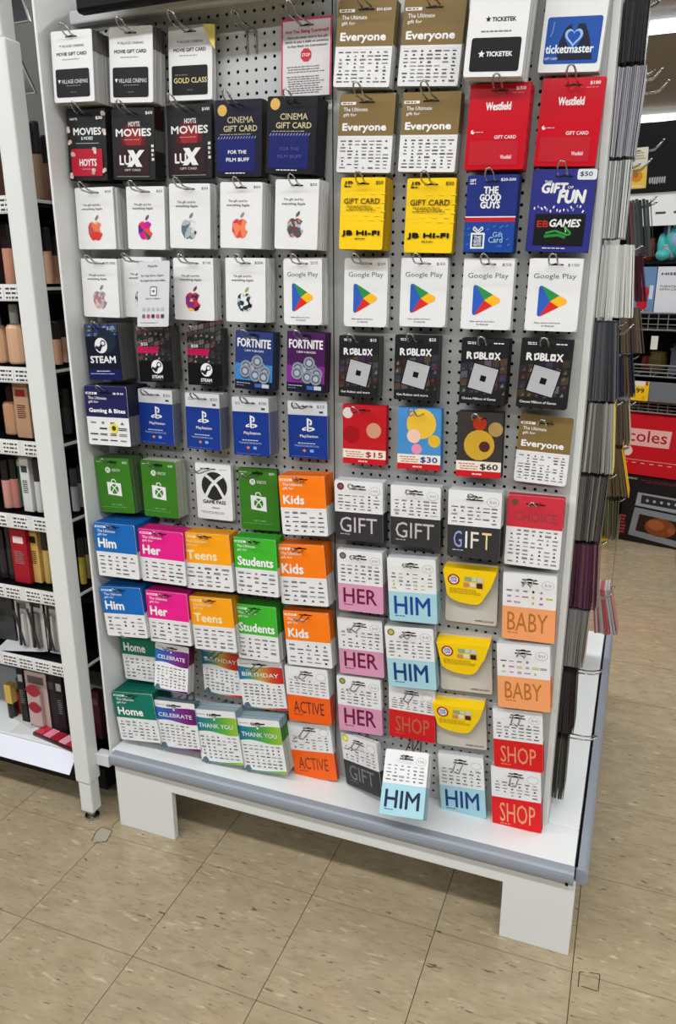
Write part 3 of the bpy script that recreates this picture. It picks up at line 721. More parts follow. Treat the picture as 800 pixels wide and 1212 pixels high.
K(((475,-2),(547,-4),(547,101),(474,102)),3,'olive Everyone gift cards under the top frame, right of two',d_everyone(2),edge=two((120,112,60)))
K(((557.5,-50),(630,-53),(622,89),(552.5,92)),8,'white ticket gift cards with black inset card, top row',d_ticket,slot_v=.07)
K(((650,-60),(724,-62),(715,82.5),(640,87.5)),6,'white ticket gift cards with blue heart-hands picture, top right corner',d_tmaster,slot_v=.07)
# row 2
K(((80,129),(125,128),(126.5,213),(81,214)),4,'black movie gift cards with red panel and popcorn',d_movies,base=BK_)
K(((132,128),(182.5,127),(184,212),(134,213)),12,'dark LUX movie gift cards, left of two',d_lux('$60'),base=BK_,edge=[(0,.3,(50,20,24)),(.3,.6,(90,90,88)),(.6,1,(40,36,36))])
K(((197.5,124),(250,122),(251,210),(199,212)),4,'dark LUX movie gift cards, right of two',d_lux('$100'),base=BK_)
K(((255,119),(312,116),(308,209),(254,209)),8,'navy film gift cards with bright FOR THE FILM BUFF print',d_film(0),base=(20,20,40),edge=[(0,1,(60,56,40))])
K(((317,115),(377,112),(371,207),(314,204)),22,'thick black and navy film gift cards with dim blue print',d_film(1),base=(18,18,24),t=.055,edge=[(0,1,(44,46,54))])
K(((401,111),(465,110),(465,204.5),(399.5,204)),4,'olive Everyone gift cards in second row, left of two',d_everyone(3),edge=two((120,112,60)))
K(((475,110),(543,107.5),(541,204),(473,203)),4,'olive Everyone gift cards in second row, right of two',d_everyone(4),edge=two((120,112,60)))
K(((555.5,100),(627.5,97),(621,200),(550.5,201)),4,'plain red shopping centre gift cards, left of two',d_west('$50'),base=(196,20,38),mat='gloss')
K(((641,92.5),(716,91),(706,196),(633,197.5)),4,'red $100 shopping centre gift cards at the right edge',d_west('$100'),base=(196,20,38),mat='gloss')
# row 3
ap = 'white gift cards with apple emblem, '
K(((91,222.5),(135.5,221),(135,294.5),(91,295)),10,'white $20 cards, orange-red apple emblem, third row far left',d_apple('$20','fire',1))
K(((151,221),(196,220.5),(194,295.5),(150,294.5)),10,'white $20 cards, magenta and purple apple emblem, third row',d_apple('$20','pink',2,(90,90,90)))
K(((202.5,217.5),(250.5,217),(247,294.5),(199,293)),9,'white $30 cards, grey-blue apple emblem, third row',d_apple('$30','grey',3,(120,130,130),cells=22))
K(((262.5,215.5),(312.5,215.5),(307.5,294.5),(259,293)),15,'white $50 cards, red and violet apple emblem, third row',d_apple('$50','sun',4,(150,140,110)))
K(((327,212),(378,212.5),(375,295.5),(324,294.5)),12,'white $50 cards, speckled grey-red apple emblem, third row',d_apple('$50','spec',5,(90,100,90),cells=60))
K(((404.5,210),(457.5,210),(451,295.5),(400.5,295)),10,'yellow electronics gift cards, left and thicker of two',d_yellow('$50'),base=(246,204,20),edge=[(0,1,(200,160,20))])
K(((481,211),(539.5,210.5),(535,299.5),(479,299)),4,'yellow electronics gift cards, right and thinner of two',d_yellow('$50'),base=(246,204,20),edge=[(0,1,(200,160,20))])
K(((553,208),(611,206),(610,299),(549,298)),4,'blue THE GOOD GUYS gift cards with red stripe',d_guys,base=(26,44,120),edge=[(0,1,(40,60,110))])
K(((631,200.5),(706,200),(697,299),(622,297.5)),4,'blue GIFT OF FUN cards with black games panel',d_fun,base=(42,46,128),edge=[(0,1,(50,60,110))])
# row 4
K(((98,305.5),(141,307),(139,375.5),(97.5,374.5)),6,'white cards, pale grey-pink apple emblem, fourth row far left',d_apple('$20-500','soft',6,(140,130,130),cells=50,pu=.62))
K(((148,304),(195,305),(190,376),(144.5,374.5)),6,'white apple gift cards half hidden behind a folded-over leaflet',d_apple('$100','grey',7,cells=30))
K(((160,309),(196,310),(204,385),(166,387.5)),0,'pale leaflet card hanging askew in front of fourth row cards',d_leaflet,base=(200,203,205),yt=.085,yb=.060,t=0,hooked=False,slot_v=None,cat='leaflet')
K(((206,305),(255,306),(251,379.5),(206,378)),9,'white $100 cards, multicoloured apple emblem, fourth row',d_apple('$100','multi',8,(120,70,60),cells=26,pu=.74))
K(((269,305),(316,305.5),(312.5,382),(265.5,380)),12,'white $200 cards, black-and-white apple emblem, fourth row',d_apple('$200','mono',9,(150,160,70),cells=40,pu=.74))
for q, s, l, pr in ((((335.5,305.5),(381,305),(381,385),(336,384)),8,'leftmost of five, no price','' ),(((407.5,305),(459,305),(457.5,387.5),(407,386)),3,'second of five','$20'),
        (((474.5,305),(529.5,305),(527.5,387.5),(473,386)),3,'middle of five','$30'),(((550,305.5),(609,305.5),(604,391),(544,389)),3,'fourth of five','$50'),(((627.5,305.5),(690.5,306),(682.5,393),(620,391)),3,'rightmost of five','$100')):
    K(q,s,'white cards with four-colour play triangle, '+l,d_gplay(pr or None),r=.008)
# row 5
K(((100.5,384),(140,383),(143,450),(105,449.5)),18,'dark blue STEAM gift cards, thickest and leftmost of three',d_steam1,base=(16,22,40),edge=[(0,1,(92,92,92))])
K(((160.5,386),(201,386),(205,452.5),(166,452)),11,'black STEAM gift cards with magenta stripe, left of two',d_steam2,base=BK_,edge=[(0,1,(84,82,82))])
K(((220,387.5),(260,389),(265,458),(224,455)),8,'black STEAM gift cards with magenta stripe, right of two',d_steam2,base=BK_,edge=[(0,1,(70,68,70))])
K(((277.5,391),(321,394),(324,464.5),(279.5,459)),8,'blue game currency cards with a heap of silver coins',d_coins((40,86,130),'1,000',0),base=(40,60,120),edge=[(0,1,(50,60,80))])
K(((339,392.5),(383,394),(385.5,467),(340,462.5)),7,'purple game currency cards with a heap of silver coins',d_coins((84,28,92),'2,800',0),base=(70,26,84),edge=[(0,1,(60,36,60))])
K(((401,397.5),(449,397.5),(447,472.5),(401,468)),11,'black game cards with tilted silver square, first of four',d_blox('Get Robux and more','$15',1),base=BK_,edge=[(0,1,(84,84,84))],t=.03)
K(((467.5,396),(519,397.5),(517.5,475.5),(466,472.5)),9,'black $25 game cards with tilted silver square, second of four',d_blox('Get Robux and more','$25',2),base=BK_,edge=[(0,1,(70,70,72))],t=.03)
K(((547,400),(602.5,402),(597.5,480.5),(542.5,477)),4,'black game cards with tilted silver square, third of four',d_blox('Choose Millions of Games',None,3),base=BK_)
K(((618,400),(676,403),(672,486),(610,481)),7,'black game cards with tilted silver square, rightmost of four',d_blox('Choose Millions of Games',None,4),base=BK_,t=.03)
# row 6
K(((104,457),(154.5,459),(149.5,528),(101,524.5)),14,'navy and white Gaming & Bites gift cards',d_bites,edge=[(0,.5,(40,40,60)),(.5,1,(110,112,120))])
for q, s, l, pr in ((((164,460.5),(204.5,462),(205,528),(166,523)),10,'leftmost of four','$20'),(((218,464.5),(260,467),(260.5,534),(222.5,530)),11,'second of four','$50'),
        (((274.5,470),(317.5,471),(319.5,541),(277,537)),11,'third of four','$100'),(((339.5,474),(387.5,475),(387.5,544.5),(343,540.5)),3,'rightmost of four','$25')):
    K(q,s,'royal blue console gift cards with white top band, '+l,d_ps(pr),edge=[(0,.25,(170,172,176)),(.25,1,(110,116,140))])
K(((406,479),(458,480),(455.5,552),(405.5,547)),3,'red console gift cards marked $15',d_console((190,24,36),'$15',(170,40,30),[(.2,.5,.2,(160,16,28)),(.72,.42,.17,(206,150,120)),(.12,.14,.12,(214,206,200))]),base=(190,24,36))
K(((471,482.5),(523,484),(520.5,558),(470,554)),3,'light blue console gift cards marked $30',d_console((70,140,200),'$30',(30,70,150),[(.55,.25,.34,(232,190,60)),(.85,.52,.14,(226,180,50)),(.38,.45,.16,(240,200,180)),(.45,.66,.12,(226,140,170))]),base=(70,140,200))
K(((544,487.5),(598,489),(590,567),(537,562.5)),3,'charcoal console gift cards marked $60',d_console((56,52,50),'$60',(50,50,50),[(.5,.50,.34,(200,160,50)),(.85,.25,.16,(170,140,80)),(.5,.17,.15,(180,50,24)),(.62,.52,.12,(80,40,40))]),base=(56,52,50))
K(((616,490),(679,494.5),(670,577),(607.5,568)),2,'olive Everyone gift card in sixth row, below black game cards',d_everyone(5),edge=two((120,112,60)),t=.004,r=.006)
# row 7
gr = (56,120,32)
K(((114,542.5),(154.5,542.5),(157.5,608),(117.5,605)),7,'green cards with white shopping bag, leftmost of three',d_box('$20'),base=gr,edge=[(0,1,(90,120,80))])
K(((168,544.5),(207.5,547),(210.5,614.5),(169.5,609.5)),12,'green cards with white shopping bag, thick middle stack',d_box('$30'),base=gr,edge=[(0,1,(170,180,160))])
K(((231,547),(274,550.5),(274.5,617),(234,612.5)),3,'white GAME PASS cards with black X sphere',d_pass,slot_v=.10,hu=.36)
K(((284,554.5),(329,555),(330,630),(284,624.5)),3,'green cards with white shopping bag, rightmost of three',d_box('$50'),base=gr,edge=[(0,1,(40,90,30))])
OR = (252,126,20)
K(((332,562.5),(387,565),(385,634),(332,632.5)),10,'orange Kids gift cards, topmost of three',ult('Kids',OR,None,w1=.52,seed=21,vb=.33,hb=.14),edge=two((226,110,20)))
K(((396,568),(453,572),(453,643),(397,638)),6,'GIFT cards with black band, leftmost of three',word('GIFT',(52,52,54),(200,186,196),'100',seed=1,dot=(90,50,50)),edge=bot((50,50,52)))
K(((462.5,574),(522,577),(520,651),(462.5,644)),4,'GIFT cards with black band, middle of three',word('GIFT',(52,52,54),(190,186,180),'20',seed=2),edge=bot((50,50,52)))
K(((532,579),(594,584),(591,664),(528,657.5)),4,'GIFT cards with black band and rainbow foil letters',foilgift,edge=bot((50,50,52)))
K(((602,586),(669,590),(661,676),(596,666)),3,'red and white CHOICE gift cards at the right edge',d_choice,edge=two((190,50,60),.42))
# row 8
BL_, PK, TE, ST = (18,104,186), (232,30,140), (250,164,22), (62,180,46)
K(((116,619),(165,624),(159,684.5),(112,679.5)),14,'blue Him gift cards, upper of two',ult('Him',BL_,None,w1=.50,seed=22,vb=.285,hb=.165),edge=two((20,90,160)),t=.045)
K(((168,626),(221,632.5),(216,692.5),(164,686)),14,'hot pink Her gift cards, upper of two',ult('Her',PK,None,w1=.46,seed=23,vb=.30,hb=.165),edge=two((190,30,110)),yt=.072,t=.045)
K(((221,630),(275,635),(272.5,699.5),(215,695)),12,'amber Teens gift cards, upper of two',ult('Teens',TE,None,w1=.70,seed=24,vb=.31,hb=.155,wtxt=(244,226,180)),edge=two((210,140,20)),yt=.082,t=.045)
K(((279,636),(330,640),(326,707),(277.5,701)),12,'green Students gift cards, upper of two',ult('Students',ST,None,w1=.90,seed=25,vb=.33,hb=.15),edge=two((50,150,40)),yt=.092,t=.045)
K(((331,644),(387,647),(385,717.5),(329.5,714)),11,'orange Kids gift cards, middle of three',ult('Kids',OR,None,w1=.52,seed=21,vb=.32,hb=.155),edge=two((226,110,20)),t=.045)
PI, PL, LB = (212,150,180), (110,20,60), (164,208,220)
K(((401,650),(455,655),(451,727),(399,721)),6,'pink HER gift cards, topmost of three',word('HER',PI,PL,'100',(.12,.86),(.62,.86),.55,6,(80,80,84),bold=.01),edge=bot((190,140,165)))
K(((461,659),(518,664),(515,738),(458,734)),5,'pale blue HIM gift cards, topmost of four',word('HIM',LB,(20,70,150),'20',(.12,.86),(.60,.88),.53,7,bold=.012,plist=((60,60,64),(90,90,95),(190,180,60))),edge=bot((150,190,200)))
BB = (240,160,104)
K(((599,677.5),(661,682.5),(654.5,762.5),(590.5,754)),3,'peach BABY gift cards, upper of two',word('BABY',BB,(176,110,50),'50',(.10,.86),(.58,.86),.50,8,rows=3,plist=((120,120,124),(180,100,150),(200,190,60),(60,60,60))),edge=bot((220,130,70),.5))
# row 9
K(((123.6,694.6),(172,698),(169,754),(122,751)),12,'blue Him gift cards, lower of two',ult('Him',BL_,None,w1=.52,seed=26,vb=.285,hb=.165),edge=two((20,90,160)),t=.04)
K(((177.6,699),(225,705),(222.6,763.7),(173,757.6)),12,'hot pink Her gift cards, lower of two',ult('Her',PK,None,w1=.48,seed=27,vb=.30,hb=.165),edge=two((190,30,110)),yt=.080,t=.04)
K(((228,705),(277.7,711.5),(276.6,771),(226.5,767.7)),7,'amber Teens gift cards, lower of two',ult('Teens',TE,None,w1=.72,seed=28,vb=.31,hb=.155,wtxt=(244,226,180)),edge=two((210,140,20)),yt=.090,t=.035)
K(((281,715),(330,720),(327.5,784),(279,777.5)),9,'green Students gift cards, lower of two',ult('Students',ST,None,w1=.92,seed=29,vb=.33,hb=.15),edge=two((50,150,40)),t=.04)
K(((340,722.5),(392,727.5),(390,790.5),(336,785.5)),6,'orange Kids gift cards, lowest of three',ult('Kids',OR,None,w1=.52,seed=30,vb=.32,hb=.155),edge=two((226,110,20)))
K(((401,731),(455,735),(452,803),(400.5,795)),3,'pink HER gift cards, middle of three',word('HER',PI,PL,'50',(.12,.86),(.60,.86),.55,9,bold=.01),edge=bot((190,140,165)))
K(((458,741),(515,745),(514,817),(457,811)),4,'pale blue HIM gift cards, second from top',word('HIM',LB,(20,60,120),'50',(.14,.84),(.60,.88),.53,10,(130,120,60),bold=.014),edge=bot((150,190,200)))
K(((592.5,761),(655,767.5),(647.5,842.5),(585,836)),3,'peach BABY gift cards, lower of two',word('BABY',BB,(176,110,50),'50',(.14,.84),(.58,.84),.50,11,rows=3,plist=((120,120,124),(180,100,150),(200,190,60),(60,60,60))),edge=bot((230,120,40),.5),t=.03)
# row 10
K(((145,741),(188,746),(183,807),(144,801.5)),3,'teal Home gift cards tucked under the lower Him stack',d_home,edge=two((10,100,80)))
K(((183.7,761),(223.8,765.5),(221.5,824),(183,812.7)),6,'purple CELEBRATE cards hanging crooked, upper of two',d_celeb(51),yt=.10,yb=.08,t=.03,edge=[(0,.4,(90,20,60)),(.4,1,(190,190,192))])
K(((240,763),(286,768),(284,827.5),(240,817.5)),3,'rainbow BIRTHDAY gift cards, left of two',d_bday(52))
K(((284.5,781),(338,785),(335,841),(284,836)),5,'rainbow BIRTHDAY gift cards, right of two',d_bday(53))
K(((340,789),(392,793),(387.5,859),(339,850)),10,'orange ACTIVE gift cards, upper of two',word('ACTIVE',(240,96,24),(80,50,50),None,(.14,.86),(.62,.84),.52,12,bold=-.0),edge=bot((214,80,40)),t=.03)
K(((401,799),(452,806),(451,871),(399,862.5)),3,'pink HER gift cards, lowest of three',word('HER',PI,PL,'50',(.14,.86),(.58,.86),.53,13,(110,110,60),bold=.01),edge=bot((190,140,165)))
K(((461,810),(515,818),(514.5,880),(460,870)),2,'red SHOP gift cards beside the yellow flap holders',word('SHOP',(206,30,36),(184,104,80),None,(.14,.88),(.58,.88),.47,14),edge=bot((190,30,30),.47))
K(((587.5,838),(646,845),(639,914),(580.5,906)),3,'red SHOP gift cards below the peach cards',word('SHOP',(214,28,34),(220,150,110),'50',(.14,.86),(.62,.90),.52,15),edge=bot((200,24,30)),t=.02)
# row 11
K(((138,819.5),(186.6,824),(183.7,878),(137.8,873.5)),4,'teal Home gift cards on the bottom row',d_home,edge=two((10,100,80)),t=.035)
K(((186.6,829),(235,835),(232.7,889),(185.5,882.5)),4,'purple CELEBRATE gift cards on the bottom row',d_celeb(54),yt=.085,t=.02,edge=[(0,.4,(90,110,120)),(.4,.93,(190,190,192)),(.93,1,(170,30,50))])
K(((235.5,840),(284,845),(282,905),(232.5,900)),5,'green THANK YOU gift cards, left of two',d_thanks(55),yt=.088,t=.04,edge=[(0,.15,(150,170,176)),(.15,.4,(60,110,60)),(.4,1,(190,194,190))])
K(((286,851),(336,855),(334,916),(283,910)),8,'green THANK YOU gift cards, right of two',d_thanks(56),yt=.094,t=.045,edge=[(0,.15,(150,170,176)),(.15,.4,(60,130,50)),(.4,1,(190,196,186))])
K(((345,856),(395,859),(394,924),(344,917)),3,'orange ACTIVE gift cards, lower of two',word('ACTIVE',(244,100,24),(120,60,40),None,(.14,.84),(.62,.84),.50,16),edge=bot((220,84,20)))
K(((406,867.5),(450,882.5),(447.5,942.5),(407,925)),2,'GIFT cards with black band twisted aside on bottom row',word('GIFT',(52,52,54),(120,120,124),None,(.14,.84),(.58,.86),.52,17,(220,196,60)),edge=bot((50,50,52)),yr=-.055,yt=.145,yb=.140)
K(((457.5,886),(512.5,892.5),(496,970),(448,962.5)),8,'pale blue HIM cards swung outward in front of others',word('HIM',LB,(14,34,70),'100',(.10,.88),(.62,.88),.52,18,bold=.016),edge=bot((150,190,200)),yt=.085,yb=.0,t=.035)
K(((522.5,891),(576,899),(571,967.5),(518,960)),3,'pale blue HIM gift cards beside the lowest SHOP stack',word('HIM',LB,(20,60,130),None,(.12,.86),(.60,.88),.53,19,bold=.01),edge=bot((150,190,200)),t=.015)
K(((585,907.5),(645,915),(636,986),(579,975)),3,'red SHOP gift cards, lowest at the right corner',word('SHOP',(220,24,30),(226,160,120),None,(.16,.88),(.58,.90),.50,20),edge=bot((200,20,26),.5),t=.02)

# yellow flap holders
def holder(q, label):
    m, W, H = frame_of(q, .148, .146)
    e = tag(empty('voucher_holder', mat=m), label, 'card holder', 'yellow flap voucher holders')
    fc = MB().prism(rounded(W, H, .006), 0, .010, (196,192,182), (178,174,166)).build('backing_card', 'card', e)
    p = Print(W, H); p.text('AMERICAN EXP',.58,.925,.94,.955,(60,58,54),.03); p.build(fc)
    fm = MB(); Y = (248,208,16); f0 = -.022; zf = -.013
    top = [(-.5*W, .009, .0005), (.5*W, .009, .0005)]; fold = [(-.515*W, f0, zf), (.49*W, f0, zf)]
    fm.face([top[0], fold[0], fold[1], top[1]], (232,190,14))
    out = [(-.515,-.0), (.49,-.0), (.40,-.22), (.24,-.46), (.19,-.515), (.12,-.545), (.0,-.55), (-.2,-.53), (-.34,-.49), (-.43,-.43), (-.45,-.38)]
    P = [(a*W, zf + b_*H) for a, b_ in out]
    front = [(x, f0 + (zf - z) * .12, z) for x, z in P]; back = [(x, y + .0012, z) for x, y, z in front]
    fm.face(front[::-1], Y); fm.face(back, shade(Y,.85))
    for i in range(len(P)): j = (i+1) % len(P); fm.face([front[i], front[j], back[j], back[i]], Y)
    fm.face([top[0], fold[0], (-.5*W, .009, zf)], (228,186,14)); fm.face([top[1], (.5*W, .009, zf), fold[1]], (228,186,14))
    fo = fm.build('yellow_flap', 'card', e)
    p = Print(W, H, face_y=f0 + .0, sign=-1)
    p.h = .0008; k = W/H
    def sl(s):   # print follows the leaning flap
        for mb in p.parts.values(): mb.v = [(x, y + (zf - z) * .12, z) for x, y, z in mb.v]
    p.disc(.19,.235,.115,(176,36,26),n=20); p.disc(.19,.235,.085,(232,234,240),n=18); p.text('20%',.125,.185,.25,.23,(40,60,140),.03); p.text('OFF',.13,.24,.25,.28,(40,60,140),.03)
    for a, b_, c, d, cc in ((.40,.17,.52,.24,(140,170,140)),(.53,.165,.63,.235,(190,210,190)),(.64,.17,.75,.245,(200,205,200)),(.38,.27,.48,.34,(200,140,100)),(.50,.255,.61,.335,(226,220,190)),(.63,.26,.74,.345,(60,34,26))): p.rect(a,b_,c,d,cc,'product_picture')
    p.small(.10,.37,.74,.47,4,(150,120,20),.3); sl(0); p.build(fo)
holder(((526.7,664),(591.5,670),(586.4,742),(528.6,734)),'yellow flap card holder, topmost of three')
holder(((520.5,749),(585,755),(579.5,822),(521.5,815)),'yellow flap card holder, middle of three')
holder(((515,822),(578,829),(573,888),(517,880)),'yellow flap card holder, lowest of three')
# the empty hook and the yellow tag at the top
P0 = bp(298, 37, 1, PY); hook(P0, -.075, -.002, 'empty wire hook on bare pegboard left of the warning notice')
q = ((240,28),(254,28.5),(254,58),(249,50)); tg = MB(); pts = [bp(*a, 1, .128) for a in q]
o3 = pts[0]; tg.prism([(p.x-o3.x, p.z-o3.z) for p in pts], 0, .0012, (226,206,100))
tgo = tg.build('corner_tag', 'card', None); tgo.location = o3; tag(tgo, 'pale yellow tag sticking out behind the GOLD CLASS cards', 'tag')

# ------------------------------------------------------------------ stacks on the end panel, seen edge-on
def side_stack(q, Y, label, cols, face=None, fdesign=None, depth=.085, n=14, wob=1.0, hk=True, tipx=.012):
    TL, TR, BR, BL = [bp(*p, 1, Y) for p in q]
    for P in (TL, BL): P.x = max(P.x, .829)
    zt, zb = (TL.z + TR.z) / 2, (BL.z + BR.z) / 2
    O = Vector((.829, Y, zt)); r = random.Random(int(q[0][0]*7+q[0][1]))
    e = tag(empty('gift_card_stack', O), 'edge-on stack of ' + label, 'gift cards', 'gift card stacks on the end panel')
    pm = MB()
    def slab(m, f, th, col, jz=0.0, jy=0.0):
        xt = TL.x + (TR.x - TL.x) * f - O.x; xb = BL.x + (BR.x - BL.x) * f - O.x + (r.gauss(0, .0008) * wob if 0 < f < 1 else 0)
        z0, z1 = zb - zt + jz, jz; nb = len(m.v)
        m.v += [(xt-th, jy, z1),(xt+th, jy, z1),(xt+th, depth+jy, z1),(xt-th, depth+jy, z1),(xb-th, jy, z0),(xb+th, jy, z0),(xb+th, depth+jy, z0),(xb-th, depth+jy, z0)]
        for k, fc_ in enumerate(((0,1,5,4),(1,2,6,5),(2,3,7,6),(3,0,4,7),(0,3,2,1),(4,5,6,7))): m.f.append(tuple(nb+i for i in fc_)); m.c.append(lin(col))
    T = (BR.x - BL.x) / n * .48
    for i in range(n - 1): slab(pm, i / (n-1), T, shade(r.choice(cols), r.uniform(.85, 1.05)), r.gauss(0, .0008), r.gauss(0, .0008))
    pm.build('rear_cards', 'card', e)['kind'] = 'stuff'
    fm = MB(); slab(fm, 1.0, .0007, face or cols[0]); fo = fm.build('front_card', 'card', e)
    if hk:
        o = hook_mesh(-(TR.x - .829 + tipx), .0, up=.010).build('peg_hook', 'wire', None, smooth=True)
        o.location = (.829, Y + depth/2, zt - .012); o.rotation_euler.z = math.pi/2
        tag(o, 'end panel wire hook holding the ' + label, 'hook', 'wire peg hooks on the end panel')
    return e
G1 = [(120,122,124),(150,150,152),(96,98,100)]
side_stack(((735,-6),(770,-6),(762,72),(722,75)),.22,'black cards at the top right',[(34,34,38),(46,46,50),(26,26,30)])
side_stack(((732,78),(765,78),(750,185),(722,185)),.22,'silver-grey cards below the top black ones',[(168,168,178),(140,140,150),(186,186,194)])
side_stack(((722,190),(748,190),(738,282),(712,282)),.22,'pale grey-green cards, third down the near column',[(176,182,178),(200,204,200),(120,130,124)],face=(190,190,190),n=9)
side_stack(((714,290),(750,290),(748,376),(702,376)),.22,'white cards, fourth down the near column',[(214,216,212),(200,203,200)],n=16,wob=.5)
side_stack(((703,382),(731,382),(730,475),(692,475)),.22,'charcoal cards, fifth down the near column',[(66,68,74),(86,88,92),(52,54,60)])
side_stack(((698,478),(727,478),(725,560),(683,560)),.22,'grey cards, sixth down the near column',[(130,128,124),(160,158,154),(100,98,96)],face=(226,206,120))
side_stack(((687,565),(720,565),(710,640),(675,640)),.22,'dark grey cards, seventh down the near column',[(88,86,84),(110,108,104),(70,68,66)])
side_stack(((676,645),(709,645),(706,720),(670,720)),.22,'maroon cards, eighth down the near column',[(92,50,70),(110,78,80),(70,36,54)],face=(140,110,106))
side_stack(((668,722),(698,722),(690,790),(663,788)),.22,'mid grey cards, ninth down the near column',[(110,110,108),(130,130,126)],face=(190,150,150))
side_stack(((662,797),(682,797),(678,868),(657,868)),.22,'near-black cards above the lowest hook',[(34,32,36),(50,46,48)],n=8,tipx=.05)
side_stack(((655,875),(672,875),(666,945),(650,945)),.22,'dark olive cards, lowest in the near column',[(60,62,52),(84,72,70),(46,48,40)],n=7,tipx=.06)
# column behind
def d_yw(p):
    p.rect(.0,.45,1,1,(244,206,84)); p.disc(.5,.70,.30,(226,150,40),'product_picture'); p.disc(.42,.66,.16,(190,110,30),'product_picture'); p.rect(.1,.93,.9,.96,(236,226,190)); p.small(.1,.1,.9,.3,3,(190,170,120))
card(((743,176),(766,174),(766,222),(743,224)),3,'white and yellow packets with orange picture, facing the aisle',d_yw,yt=.47,yb=.465,t=.012,hooked=False,group='gift card stacks on the end panel',base=(236,232,220))
side_stack(((741,238),(770,235),(774,302),(744,304)),.45,'smoky translucent cards, second column',[(60,66,70),(84,88,90),(110,70,76)],n=8)
side_stack(((747,300),(760,300),(765,357),(748,357)),.45,'deep maroon cards, second column',[(84,22,40),(60,20,34)],face=(96,30,44),n=7)
side_stack(((736,365),(757,365),(762,418),(736,418)),.45,'brown cards, second column',[(90,76,66),(110,96,80)],n=9)
side_stack(((730,422),(748,422),(751,470),(730,470)),.45,'navy and brown cards, second column',[(40,44,62),(96,80,60)],n=7)
side_stack(((726,478),(744,478),(746,527),(726,527)),.45,'dark brown cards, second column',[(84,72,60),(104,90,74)],face=(190,176,150),n=7)
side_stack(((718,532),(736,532),(744,588),(720,588)),.45,'olive brown cards with yellow front card',[(92,78,60),(110,92,66)],face=(226,176,40),n=8)
side_stack(((708,593),(732,593),(729,640),(708,636)),.45,'olive cards, lowest of the second column',[(104,100,72),(86,82,58)],face=(84,84,60),n=9)
side_stack(((702,698),(722,698),(731,750),(704,752)),1.0,'red and grey cards at the stand end',[(186,90,90),(170,170,174)],face=(190,120,120),n=12,depth=.09)
# bare hooks sticking out of the end panel
def bare(px, py, Y, label):
    T = bp(px, py, 1, Y); o = hook_mesh(-(T.x - .829), .0, up=.02).build('peg_hook', 'wire', None, smooth=True)
    o.location = (.829, Y, T.z - .018); o.rotation_euler.z = math.pi/2
    tag(o, label, 'hook', 'wire peg hooks on the end panel')
bare(783, 83, .62, 'bare wire hook jutting out near the ceiling light, upper'); bare(791, 97, .50, 'bare wire hook jutting out near the ceiling light, lower')
bare(785, 167, .55, 'bare wire hook against the black far sign'); bare(770, 190, .36, 'bare wire hook above the yellow and white cards')
bare(776, 234, .50, 'bare wire hook above the smoky cards'); bare(769, 298, .70, 'bare wire hook beside the deep maroon cards')
bare(748, 386, .40, 'bare wire hook beside the brown cards'); bare(723, 703, .85, 'bare hook above far red and grey cards')

# ------------------------------------------------------------------ neighbouring cosmetics shelving on the left
SX = -.385
unit = tag(empty('shelving_unit', (-.9, .05, 0)), 'white shelving unit full of cosmetics left of the card stand', 'shelving')
UL = Vector((-.9, .05, 0))
def upart(m, name, mat, bevel=.002, **k):
    o = m.build(name, mat, unit, **k); o.location = -UL
    if bevel:
        b_ = o.modifiers.new('bevel', 'BEVEL'); b_.width = bevel; b_.segments = 2; b_.limit_method = 'ANGLE'
    return o
upart(MB().box(-.406,-.358,.020,.066,.125,1.915).box(-.406,-.368,.024,.066,1.915,2.3), 'corner_post', 'white', bevel=.004)
upart(MB().box(-.441,-.397,.022,.062,.028,.16), 'leg', 'white', bevel=.004) if False else upart(MB().box(-.402,-.362,.024,.062,.028,.14), 'leg', 'white', bevel=.004)
upart(MB().lathe([(.018,.0),(.020,.004),(.020,.008),(.008,.010),(.008,.016),(.013,.018),(.013,.024),(.007,.026),(.007,.034)], -.382, .043, 16), 'levelling_foot', 'wire', bevel=0, smooth=False)
upart(MB().box(-.3575,-.314,.052,.080,.170,.205), 'side_bracket', 'white')
upart(MB().box(-1.9,-.36,.46,.48,.05,2.3), 'back_panel', 'dark')
upart(MB().box(-1.9,-.37,.10,.45,0.05,.12), 'plinth', 'dark')
SZ = [1.62, 1.43, 1.24, 1.06, .865, .662, .455]
for z in SZ:
    upart(MB().box(-1.9, SX, .075, .44, z-.022, z-.010), 'shelf', 'dark', bevel=0)
    upart(MB().box(SX, SX+.003, .075, .44, z-.014, z-.007), 'shelf_edge', 'white', bevel=0)
    st = MB().box(-1.9, -.41, .058, .062, z-.038, z, (214,216,216)).build('price_strip', 'card', unit); st.location = -UL
    x = -.425
    while x > -1.3:
        wd = .052; m = MB(); m.box(x-wd, x, .0565, .058, z-.035, z-.003, (226,226,224))
        r = random.Random(int(x*1000)+int(z*100))
        for k in range(3):
            a = x-wd+.004; zz = z-.008-k*.010
            while a < x-.006:
                b_ = min(x-.004, a+r.uniform(.004,.016)); m.face([(a,.0563,zz-.0045),(b_,.0563,zz-.0045),(b_,.0563,zz),(a,.0563,zz)], (70,70,74)); a = b_+.003
        m.build('price_ticket', 'card', st); x -= wd + (.004 if r.random() < .7 else .016)
bs = upart(MB().prism([(-1.9,.186),(-.425,.186),(-.425,.192),(-1.9,.192)], .058, .45, (220,)*3), 'bottom_shelf', 'white')
lip = MB(); lip.face([(-1.9,.058,.186),(-.425,.058,.186),(-.425,.020,.140),(-1.9,.020,.140)], (222,224,235)); lip.face([(-1.9,.0585,.186),(-1.9,.0205,.140),(-.425,.0205,.140),(-.425,.0585,.186)], (222,224,235))
o = upart(lip, 'shelf_lip', 'card', bevel=0)
